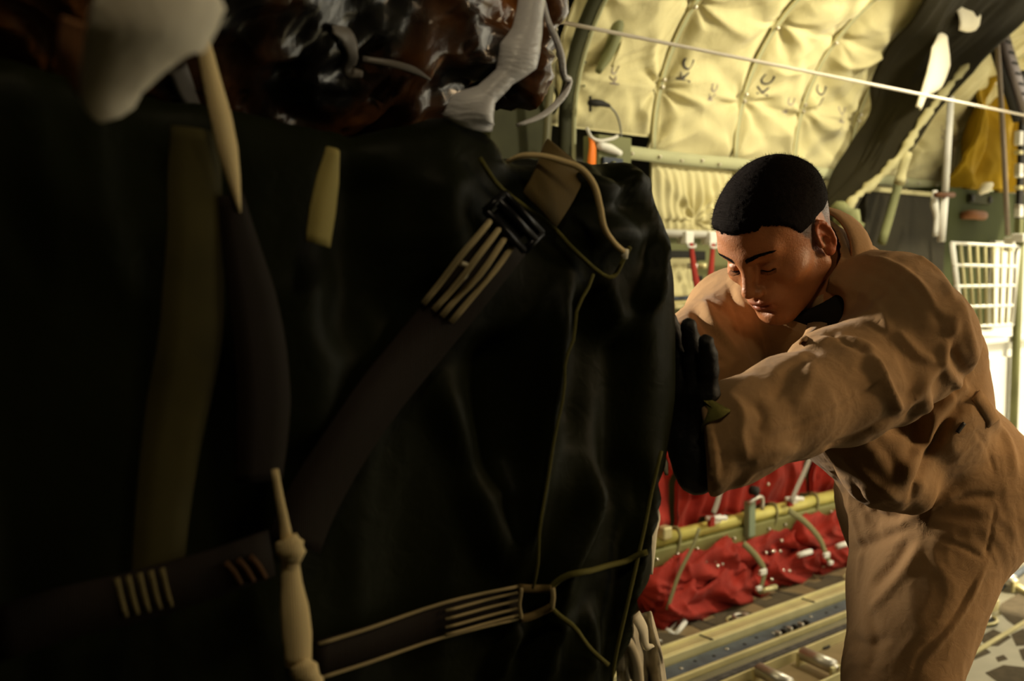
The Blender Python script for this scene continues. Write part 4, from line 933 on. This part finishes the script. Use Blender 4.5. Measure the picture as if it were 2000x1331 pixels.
pl2=[(-.50,.24),(-.52,.8),(-.50,1.50)]+[(0.2,1.505)]+pl2+[(.83,.6),(.84,.24)]
L_=SDF((-.60,.68,.17),(1.03,2.02,1.60),.0085)
gx,gy,gz=[L_.lo[k]+np.arange(L_.n[k])*L_.h for k in range(3)]
X2,Z2=np.meshgrid(gx,gz,indexing='ij'); d2=(pdist(X2,Z2,pl2)+.030)[:,None,:]; dy=(np.abs(gy-1.35)-.565+.045)[None,:,None]
d2=d2+0*dy; dy=dy+0*d2; L_.f=(np.minimum(np.maximum(d2,dy),0)+np.sqrt(np.maximum(d2,0)**2+np.maximum(dy,0)**2)-.030-.0*dy).astype(np.float32)
L_.f-=.015*(dy>-.0).astype(np.float32)*0
lv,lf=L_.mesh(); ln=vnormals(lv,lf)
dd=.012*fbm(lv*A([5,5,2.]),2,31)+.007*ridged(lv*A([9,9,3.])+fbm(lv*4,2,7)[:,None]*.8,2,33)
lv=lv+ln*dd[:,None]; ln=vnormals(lv,lf)
LS=[([(1118,545),(1092,620),(1082,700),(1072,800),(1050,920),(1030,1020),(1012,1120)],0.0297,.013),([(1012,1210),(985,1270),(962,1331)],0.0189,.010),([(1312,445),(1285,520),(1268,610)],0.0243,.010),
 ([(1272,900),(1262,1000),(1240,1100),(1210,1210),(1190,1331)],0.0216,.009),([(1170,900),(1150,980),(1120,1060),(1092,1130),(1088,1200)],0.0270,.016),([(1100,1190),(1075,1260),(1060,1331)],0.0189,.012),
 ([(850,720),(900,850),(950,1000),(992,1130)],0.0189,.020),([(1100,350),(1180,372),(1258,345)],0.0270,.011),([(1130,470),(1200,450),(1296,455)],0.0216,.020),([(1175,545),(1200,600),(1215,650)],0.0135,.015),
 ([(870,320),(868,430),(905,540)],0.0189,.030),([(1200,330),(1230,400),(1300,520)],-0.0216,.02),([(1140,560),(1150,700),(1120,880)],-0.0270,.030),([(1220,620),(1215,800),(1205,1000)],-0.0270,.03),([(960,640),(980,800),(985,960)],-0.0270,.04),([(700,300),(690,500),(640,700)],-0.0203,.03),
 ([(1130,1180),(1150,1250),(1140,1331)],0.0162,.014),([(600,500),(620,700),(600,900)],0.0203,.04)]
lv=strokes(lv,lf,ln,LS,1.8); lv=relax(lv,lf,1,.3)
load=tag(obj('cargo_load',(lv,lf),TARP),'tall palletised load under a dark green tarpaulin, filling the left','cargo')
LB=BVHTree.FromPolygons(lv.tolist(),lf.tolist())
def onl(x,y,off=.004,fb=.8):
    r=ray(x,y); h=LB.ray_cast(Vector(CAM),Vector(r/np.linalg.norm(r)))
    if h[0] is None: return on(x,y,1,fb),A([0,-1.,0])
    n=A(h[1]); n=n if n@r<0 else -n; n=n*.4+A([0,-1.,0])*.6; n/=np.linalg.norm(n); return A(h[0])+n*off,n
def avg_path(pts,off,cnt=14,sm=3):
    pp=smoothpts([A([x,y,0.]) for x,y in pts],4) if len(pts)>2 else [A([*pts[0],0.])*(1-t)+A([*pts[1],0.])*t for t in np.linspace(0,1,8)]
    q=[onl(a[0],a[1],off) for a in pp]; p=A([a for a,b in q]); n=A([b for a,b in q])
    for _ in range(sm): p[1:-1]=(p[:-2]+p[1:-1]*2+p[2:])/4; n[1:-1]=(n[:-2]+n[1:-1]*2+n[2:])/4
    p=p+n*.004; return list(p),list(n)
def lstrap(parent,name,pts,w,m,th=.003,off=.006,crown=0,label=None,nc=2):
    p,n=avg_path(pts,off); return obj(name,ribbon(p,w,th,n,1,nc,crown),m,parent,label=label)
def lcord(parent,name,pts,r,m,off=.006,seg=8,label=None):
    p,n=avg_path(pts,off+(max(r) if not np.isscalar(r) else r)*.5,sm=1); return obj(name,tube(p,r,seg,1),m,parent,label=label)
DKW=mat('dark_brown_webbing',(.012,.0065,.0022),rough=.75,weave=.0003,wscale=160)
OLW=mat('olive_brown_webbing',(.13,.09,.03),rough=.8,weave=.0003,wscale=160)
TANW=mat('tan_webbing',(.82,.64,.33),rough=.8,weave=.0003,wscale=160)
STI=mat('pale_stitching',(.42,.34,.18),rough=.9,bump=.001,bscale=900)
NETC=mat('olive_net_cord',(.12,.11,.025),rough=.85,bump=.001,bscale=500)
BLKM=mat('black_metal',(.02,.02,.022),rough=.28,metal=.6)
s1=thing('buckled_strap','brown cargo strap with black buckle slanting down from the load\'s top edge','strap',onl(1000,440)[0])
lstrap(s1,'upper_webbing',[(1098,300),(1072,350),(1030,412)],.056,OLW,off=.016,label='lighter olive brown upper webbing')
lstrap(s1,'lower_webbing',[(985,455),(900,560),(800,680),(700,800),(600,960),(560,1060)],.054,DKW,off=.010)
for k,o in enumerate((-36,-12,8,30)):
    lcord(s1,'stitching',[(955+o*.75,458+o*.62),(905+o*.8,522+o*.62),(835+o*.85,610+o*.55)],.0030,STI,.014)
b0=onl(1005,430,.030)[0]; n_=A([0,-1.,0]); 
def bq2(x,y,o=.030): return onl(x,y,.0)[0]*0+on(x,y,1,onl(1005,430)[0][1]-o)
c4=[bq2(985,378),bq2(1058,456),bq2(1024,490),bq2(948,412)]
for k in range(4): obj('buckle_bar',tube([c4[k],c4[(k+1)%4]],.0042,8,1),BLKM,s1)
obj('buckle_slider',tube([c4[0]*.62+c4[3]*.38,c4[1]*.62+c4[2]*.38],.0050,10,1),BLKM,s1); obj('buckle_plate',box((c4[0]+c4[1]+c4[2]+c4[3])/4+A([0,.006,0]),(.040,.006,.038),np.stack([(c4[1]-c4[0])/np.linalg.norm(c4[1]-c4[0]),np.cross((c4[3]-c4[0])/np.linalg.norm(c4[3]-c4[0]),(c4[1]-c4[0])/np.linalg.norm(c4[1]-c4[0])),(c4[3]-c4[0])/np.linalg.norm(c4[3]-c4[0])])),BLKM,s1,False)
s2=thing('looped_strap','horizontal brown strap with pale stitching low on the load','strap',onl(900,1180)[0])
lstrap(s2,'webbing',[(600,1282),(700,1252),(850,1202),(1000,1168)],.036,DKW,off=.010)
for e in(-33,33): lcord(s2,'lit_edge',[(604,1282+e),(700,1252+e),(850,1202+e),(996,1168+e)],.0018,STI,.012)  # pale lines put light on the strap edges as colour
for e in(-20,-4,12,26): lcord(s2,'stitching',[(852,1204+e),(925,1186+e-2),(994,1172+e-5)],.0016,STI,.014)
lstrap(s2,'loop_top',[(996,1137),(1030,1140),(1068,1142)],.008,OLW,off=.014); lstrap(s2,'loop_bottom',[(996,1206),(1030,1190),(1066,1172)],.008,OLW,off=.014); lcord(s2,'loop_ring',[(1068,1140),(1070,1156),(1066,1174)],.0028,STI,.014); lcord(s2,'loop_stay',[(998,1136),(994,1170),(996,1206)],.0018,STI,.016)
n1=thing('net_cord','olive cord running from the low strap loop towards the load\'s edge','cord',onl(1150,1110)[0]); lcord(n1,'upper_branch',[(1068,1142),(1090,1124),(1150,1106),(1210,1092),(1252,1074)],.0034,NETC,.008); lcord(n1,'lower_branch',[(1064,1174),(1085,1196),(1120,1238),(1168,1292)],.0030,NETC,.008)
tag(lcord(None,'vertical_cord',[(1278,880),(1262,960),(1246,1050),(1228,1130),(1200,1240),(1180,1331)],.0022,NETC,.006),'thin olive cord running down close to the load\'s right edge','cord')
tag(lcord(None,'crossing_cord',[(922,312),(965,372),(1060,438),(1110,490),(1178,545),(1200,512),(1216,478)],.0026,NETC,.006),'thin olive cord bent in a V below the buckle','cord')
tag(lcord(None,'ridge_light',[(1120,540),(1098,640),(1086,740),(1060,900),(1035,1030),(1012,1130)],.0016,NETC,.024),'thin olive line standing in for light on the fold down the middle of the load','cord')  # olive line along the tarp fold stands in for light on its ridge
tc_=thing('tan_cord','tan cord draped from the strap over the load\'s top corner','cord',on(1100,320,1,.78))
pts=[on(x,y,1,yy) for x,y,yy in ((990,316,.80),(1020,304,.785),(1060,305,.775),(1100,316,.765),(1135,330,.755),(1160,362,.750),(1172,405,.750),(1180,445,.752),(1200,475,.756),(1221,494,.758))]
obj('rope',tube(pts,[.002,.003,.0032,.0036,.0036,.0036,.0034,.0034,.0032,.003],10,4),TANW,tc_); obj('frayed_tip',tube([pts[-1]+A([0,0,.004]),pts[-1]+A([-.002,0,-.006])],.0042,8,1),WCL,tc_)
tag(lcord(None,'white_thread',[(884,508),(896,514),(892,528),(884,536)],.0026,WCL,.010),'short white thread beside the strap stitching','thread')
# straps at the left (nearer, out of focus)
def P2(x,y,yy): return on(x,y,1,.765-(.765-yy)*.35 if (x<700 and .6<yy<.77) else yy)
tag(obj('olive_strap',ribbon([P2(383,252,.70),P2(380,350,.70),P2(382,450,.70),P2(378,560,.705),P2(372,660,.71),P2(350,780,.73),P2(330,900,.75),P2(314,1040,.76),P2(306,1175,.764)],[.038,.042,.044,.048,.05,.05,.046,.042,.040],.003,(0,-1,0),4,3,.003),mat('dim_olive_webbing',(.075,.062,.016),rough=.8,var=.4,vscale=9)),'wide olive strap hanging vertically left of the white strap','strap')
tag(obj('brown_strap',ribbon([P2(450,380,.69),P2(470,480,.69),P2(492,580,.69),P2(508,680,.69),P2(515,780,.695),P2(512,860,.70),P2(506,940,.71)],[.020,.030,.040,.044,.046,.044,.040],.003,(0,-1,0),4,3,.002),DKW),'dark brown strap curving down below the white strap','strap')
tag(obj('white_strap',ribbon([P2(383,40,.66),P2(398,90,.66),P2(414,160,.66),P2(430,225,.66),P2(444,290,.665),P2(456,350,.67),P2(467,415,.68)],[.008,.011,.014,.0165,.016,.010,.002],.003,(0,-1,0),4,2,.001),TANW),'narrow pale strap tapering down from the wide white webbing','strap')
tag(obj('webbing_tail',ribbon([P2(650,292,.76),P2(640,350,.755),P2(630,410,.75),P2(620,478,.75)],[.014,.024,.028,.027],.003,(.25,-1,0),4,3,.004),mat('yellow_olive_webbing',(.34,.28,.09),rough=.75)),'short yellowish webbing tail hanging on the dark tarpaulin','strap')
ww=thing('white_webbing','wide white webbing folded over in the top left corner','webbing',P2(320,60,.52))
obj('band',ribbon([P2(350,-60,.50),P2(325,-10,.50),P2(290,60,.505),P2(262,110,.52),P2(232,150,.545),P2(222,175,.57)],[.062,.064,.062,.058,.052,.04],.004,(.25,-1,-.15),5,5,.012),mat('white_webbing_cloth',(.88,.80,.64),rough=.8,bump=.001,bscale=120),ww)
obj('under_fold',ribbon([P2(215,60,.56),P2(205,100,.565),P2(215,140,.57),P2(240,175,.58)],[.05,.05,.045,.03],.004,(.1,-1,-.1),5,4,.006),mat('rust_webbing',(.30,.14,.06),rough=.8),ww,label='rust brown underside fold')
kc=thing('knotted_cord','pale knotted cord hanging in front of the load at the bottom','cord',P2(570,1200,.66))
obj('upper_cord',tube([P2(537,918,.66),P2(545,970,.66),P2(555,1020,.66),P2(561,1058,.66)],[.0030,.0036,.0042,.0055],8,3),TANW,kc)
obj('knot',tube([P2(558,1052,.655),P2(565,1068,.650),P2(570,1080,.655),P2(566,1094,.66)],[.009,.0115,.0105,.008],10,3,wob=.1),TANW,kc)
obj('lower_cord',tube([P2(566,1090,.66),P2(570,1140,.66),P2(575,1190,.66),P2(580,1240,.66),P2(583,1296,.66)],[.0075,.009,.0125,.013,.0115],12,3,flat=.7),TANW,kc)
obj('bottom_knot',tube([P2(580,1292,.655),P2(592,1308,.65),P2(604,1326,.65),P2(610,1350,.65)],[.008,.011,.010,.010],10,3,wob=.12),TANW,kc)
ds=thing('stitched_strap','dark strap with pale stitches at the bottom left','strap',P2(270,1160,.74)); obj('webbing',ribbon([P2(-20,1245,.735),P2(120,1200,.735),P2(270,1165,.735),P2(420,1120,.735),P2(530,1080,.74)],.040,.003,(0,-1,0),3),DKW,ds)
for k in range(5): x=228+22*k; obj('stitching',tube([P2(x,1130-5*k,.731),P2(x+8,1168-5*k,.731),P2(x+18,1205-5*k,.731)],.0022,6,2),mat('dim_stitching',(.20,.16,.07),rough=.9),ds)
for k in range(3): x=440+24*k; obj('stitching',tube([P2(x,1100-6*k,.731),P2(x+16,1118-6*k,.731),P2(x+30,1142-6*k,.731)],.0028,6,2),mat('dim_rust_stitching',(.10,.05,.02),rough=.9),ds)
# wrapped bundle on top
BP=mat('black_plastic_wrap',(.012,.011,.012),rough=.22,bump=.004,bscale=18,spec=.6,coat=.3)
CAMO=mat('brown_camouflage_plastic',(.010,.009,.009),rough=.26,var=.3,vscale=5.5,col2=(.28,.095,.016),bump=.004,bscale=16,spec=.6,coat=.35)
Bn=SDF((-.10,.66,1.42),(.98,1.86,2.08),.0085)
Bn.ell((.34,1.22,1.70),(.36,.47,.22),k=.05); Bn.cone((.22,.98,1.60),(.62,.96,1.62),.115,.10,k=.06); Bn.cone((.0,1.02,1.53),(.60,.96,1.545),.10,.07,k=.05); Bn.cone((.5,.96,1.66),(.68,.92,1.72),.10,.09,k=.06); Bn.cone((.60,.93,1.60),(.735,.88,1.575),.065,.022,k=.05); Bn.cone((.735,.88,1.575),(.755,.86,1.66),.02,.022,k=.04); Bn.ell((.3,1.3,1.85),(.35,.42,.16),k=.06)
v_,f_=Bn.mesh(); n_=vnormals(v_,f_); dd=.013*ridged(v_*A([6,8,14.])+fbm(v_*6,2,3)[:,None]*1.3,3,51)+.007*ridged(v_*20+fbm(v_*9,2,3)[:,None],2,53); v_=v_+n_*dd[:,None]; v_[:,2]=np.maximum(v_[:,2],1.43)
bn=tag(obj('wrapped_bundle',(v_,f_),CAMO),'bundle in glossy black and brown plastic lying on top of the load','bundle')
CLR=mat('clear_plastic_sheet',(.88,.87,.90),rough=.30,bump=.002,bscale=60,bstretch=(1,1,4),spec=.7)
obj('plastic_edge',ribbon([P2(1042,-30,.80),P2(1035,25,.79),P2(1028,70,.78),P2(1012,110,.775),P2(985,150,.78),P2(950,185,.785),P2(925,215,.79),P2(912,240,.80)],[.030,.030,.034,.044,.022,.024,.05,.055],.002,(-.2,-1,.3),6,5,.010),CLR,bn,label='clear shiny plastic edge')
obj('plastic_flap',ribbon([P2(1058,-10,.80),P2(1070,40,.79),P2(1085,75,.785),P2(1096,110,.785),P2(1101,148,.79),P2(1112,158,.80),P2(1098,190,.80),P2(1060,225,.80),P2(1010,245,.80)],[.004,.005,.006,.007,.006,.006,.007,.006,.003],.004,(-.5,-1,0),5,2,.002),CLR,bn,label='clear plastic rim')
for k,(pts,w) in enumerate((([(640,60),(668,75),(680,110),(672,140),(700,148)],[.012,.03,.02,.024,.01]),([(700,118),(760,128),(800,140),(830,158)],[.010,.012,.012,.004]),([(340,135),(360,185),(390,230)],[.03,.03,.01]))):
    BB=BVHTree.FromPolygons(v_.tolist(),f_.tolist()) if k==0 else BB
    q=[]
    for x,y in pts:
        r=ray(x,y); h=BB.ray_cast(Vector(CAM),Vector(r/np.linalg.norm(r))); q.append(A(h[0])+A([0,-.008,0]) if h[0] is not None else P2(x,y,.85))
    obj('film_crease',ribbon(q,[v*.6 for v in w],.0015,(-.15,-1,.15),5,4,.001),mat('grey_film',(.22,.20,.18),rough=.3),bn)
# pale plastic scraps at the load's lower right edge
sc1=thing('plastic_scrap','pale crumpled plastic strip sticking out of the load\'s right edge','plastic',P2(1270,1060,.82))
obj('strip',ribbon([P2(1268,985,.84),P2(1276,1010,.83),P2(1270,1040,.82),P2(1266,1075,.82),P2(1262,1118,.83)],[.006,.018,.024,.026,.006],.002,(.3,-1,.1),6,5,.008),WCL,sc1)
tag(obj('white_tag',ribbon([P2(1294,895,.83),P2(1299,908,.825),P2(1302,928,.825)],[.012,.010,.004],.002,(0,-1,0),4,2,.002),WCL),'tiny torn white tag under the glove','tag')
tag(obj('tag_string',tube([P2(1300,900,.83),P2(1285,920,.83),P2(1278,955,.83),P2(1272,985,.84)],.0022,6,4),WCL),'white string leading down from the torn tag','string')
sk=thing('plastic_skirt','pale translucent plastic skirt bunched at the load\'s bottom right corner','plastic',P2(1240,1260,.82))
def fn(u,v):
    x=1203+ (70+26*np.sin(v*2.5))*u+8*v; y=1196+v*260+ (1-u)*18*(1-v)
    yy=.84+.05*u+.02*np.sin(u*11+2*v)+.012*ridged(np.stack([u*5,v*3,0*u],-1),2,4)
    pts=A([on(a,b,1,c) for a,b,c in zip(x.ravel(),y.ravel(),yy.ravel())]).reshape(u.shape+(3,)); return pts[...,0],pts[...,1],pts[...,2]
p,f=grid(fn,36,50); obj('sheet',thick(p,f,36,50,(.002,.004,0)),mat('milky_plastic',(.75,.68,.52),rough=.4,bump=.003,bscale=30,var=.4,vscale=12),sk)
obj('rolled_hem',tube([P2(1204,1262,.80),P2(1215,1250,.79),P2(1230,1262,.79),P2(1243,1300,.79),P2(1248,1345,.79)],.007,8,4),mat('cream_hem',(.60,.52,.36),rough=.7),sk)
obj('rim_strap',ribbon([P2(1240,1200,.85),P2(1256,1230,.84),P2(1262,1262,.84),P2(1274,1262,.84)],[.02,.018,.012,.004],.002,(.2,-1,0),4,3,.003),WCL,sk)
# pallet
pa=thing('cargo_pallet','aluminium cargo pallet under the load','pallet',(.15,1.35,.09)); obj('deck',box((.17,1.35,.155),(1.45,1.35,.05)),ALU,pa,False,bevel=.006)
for x_ in(-.4,.15,.7): obj('runner',box((x_,1.35,.065),(.06,1.3,.13)),ALU,pa,False,bevel=.004)
# ================================================================ LIGHT
EXPO=.0
w=bpy.data.worlds.new('daylight'); SC.world=w; w.use_nodes=True; bg=w.node_tree.nodes['Background']; bg.inputs[0].default_value=(1,.90,.66,1); bg.inputs[1].default_value=2.4
def area(name,loc,to,size,sy,e,col,portal=False,spread=None):
    l=bpy.data.lights.new(name,'AREA'); l.shape='RECTANGLE'; l.size=size; l.size_y=sy; l.energy=e; l.color=col
    if portal: l.cycles.is_portal=True
    if spread: l.spread=math.radians(spread)
    o=bpy.data.objects.new(name,l); COL.objects.link(o); o.location=loc; o.rotation_euler=(Vector(to)-Vector(loc)).to_track_quat('-Z','Y').to_euler(); return o
area('door_portal',(5.0,.95,1.4),(0,.95,1.4),3.9,2.8,1,(1,1,1),portal=True)
area('side_door_portal',(3.65,-1.0,1.1),(3.65,1,1.1),1.1,2.0,1,(1,1,1),portal=True)
sun=bpy.data.lights.new('sun','SUN'); sun.energy=9; sun.angle=math.radians(1.5); sun.color=(1,.88,.62); so=bpy.data.objects.new('sun',sun); COL.objects.link(so); so.rotation_euler=(Vector((-.35,.45,-.95))).to_track_quat('-Z','Y').to_euler()
# cabin dome lamps on the ceiling; the camera-side forward one is an added fill
def dome(x,y,e,lab,col=(1,.84,.50),to=None,soft=.12,ang=95):
    r=thing('dome_lamp',lab,'lamp',(x,y,2.80)); obj('housing',cyl((x,y,2.80),(x,y,2.74),.13,24),GREEN,r)
    obj('lens',cyl((x,y,2.74),(x,y,2.725),.10,24),mat('lamp_lens',(1,.86,.6),emit=6),r)
    l=bpy.data.lights.new('dome_bulb','SPOT' if to else 'POINT'); l.energy=e; l.color=col; l.shadow_soft_size=soft
    o=bpy.data.objects.new('dome_bulb',l); COL.objects.link(o); o.location=(x,y,2.66)
    if to: l.spot_size=math.radians(ang); l.spot_blend=.9; o.rotation_euler=(Vector(to)-Vector(o.location)).to_track_quat('-Z','Y').to_euler()
    return r
dome(.75,2.1,60,'ceiling dome lamp beyond the load',to=(2.6,2.3,1.5))
def walllamp(pos,n,lab,e_,col,to,ang,soft):
    r=thing('wall_lamp',lab,'lamp',pos); p=A(pos,float); n=A(n,float); obj('housing',box(p-n*.03,(.22,.06,.14)),GREEN,r,False,bevel=.01); obj('lens',box(p+n*.006,(.18,.012,.10)),mat('lamp_lens',(1,.86,.6)),r,False,bevel=.003)
    l=bpy.data.lights.new('wall_bulb','SPOT'); l.energy=e_; l.color=col; l.shadow_soft_size=soft; l.spot_size=math.radians(ang); l.spot_blend=1; o=bpy.data.objects.new('wall_bulb',l); COL.objects.link(o); o.location=Vector(p+n*.04); o.rotation_euler=(Vector(to)-o.location).to_track_quat('-Z','Y').to_euler()
walllamp((3.0,-.93,1.95),(0,1,0),'added lamp on the camera-side wall that brightens the man',265,(1,.70,.38),(1.80,.80,1.05),54,.34)  # unseen lamp added to brighten the near side of the man
walllamp((.70,2.83,1.80),(0,-1,0),'wall lamp on the far side hidden beyond the load',420,(1,.88,.70),(1.25,1.0,1.42),36,.06)
dome(.25,-.25,13,'added ceiling fill lamp on the camera side that brightens the straps',col=(1,.80,.50),soft=.10)  # unseen fill added to lift the dark foreground straps
dome(3.9,1.2,185,'ceiling dome lamp aft of the man',col=(1,.90,.66),to=(3.1,2.75,1.4),soft=.10,ang=115)

# ================================================================ CAMERA
cd=bpy.data.cameras.new('camera'); cam=bpy.data.objects.new('camera',cd); COL.objects.link(cam)
cd.sensor_width=36; cd.lens=FL/2000*36; cd.clip_start=.05; cam.location=Vector(CAM)
from mathutils import Matrix
cam.rotation_euler=Matrix((tuple(R_),tuple(U_),tuple(-F_))).transposed().to_euler()
cd.dof.use_dof=True; cd.dof.focus_distance=1.52; cd.dof.aperture_fstop=4.0; cd.dof.aperture_blades=7
SC.camera=cam
SC.view_settings.view_transform='Standard'; SC.view_settings.look='None'; SC.view_settings.gamma=1; SC.view_settings.exposure=EXPO
SC.cycles.use_denoising=True; SC.cycles.max_bounces=8; SC.cycles.sample_clamp_indirect=6; SC.cycles.use_adaptive_sampling=True; SC.cycles.adaptive_threshold=.01
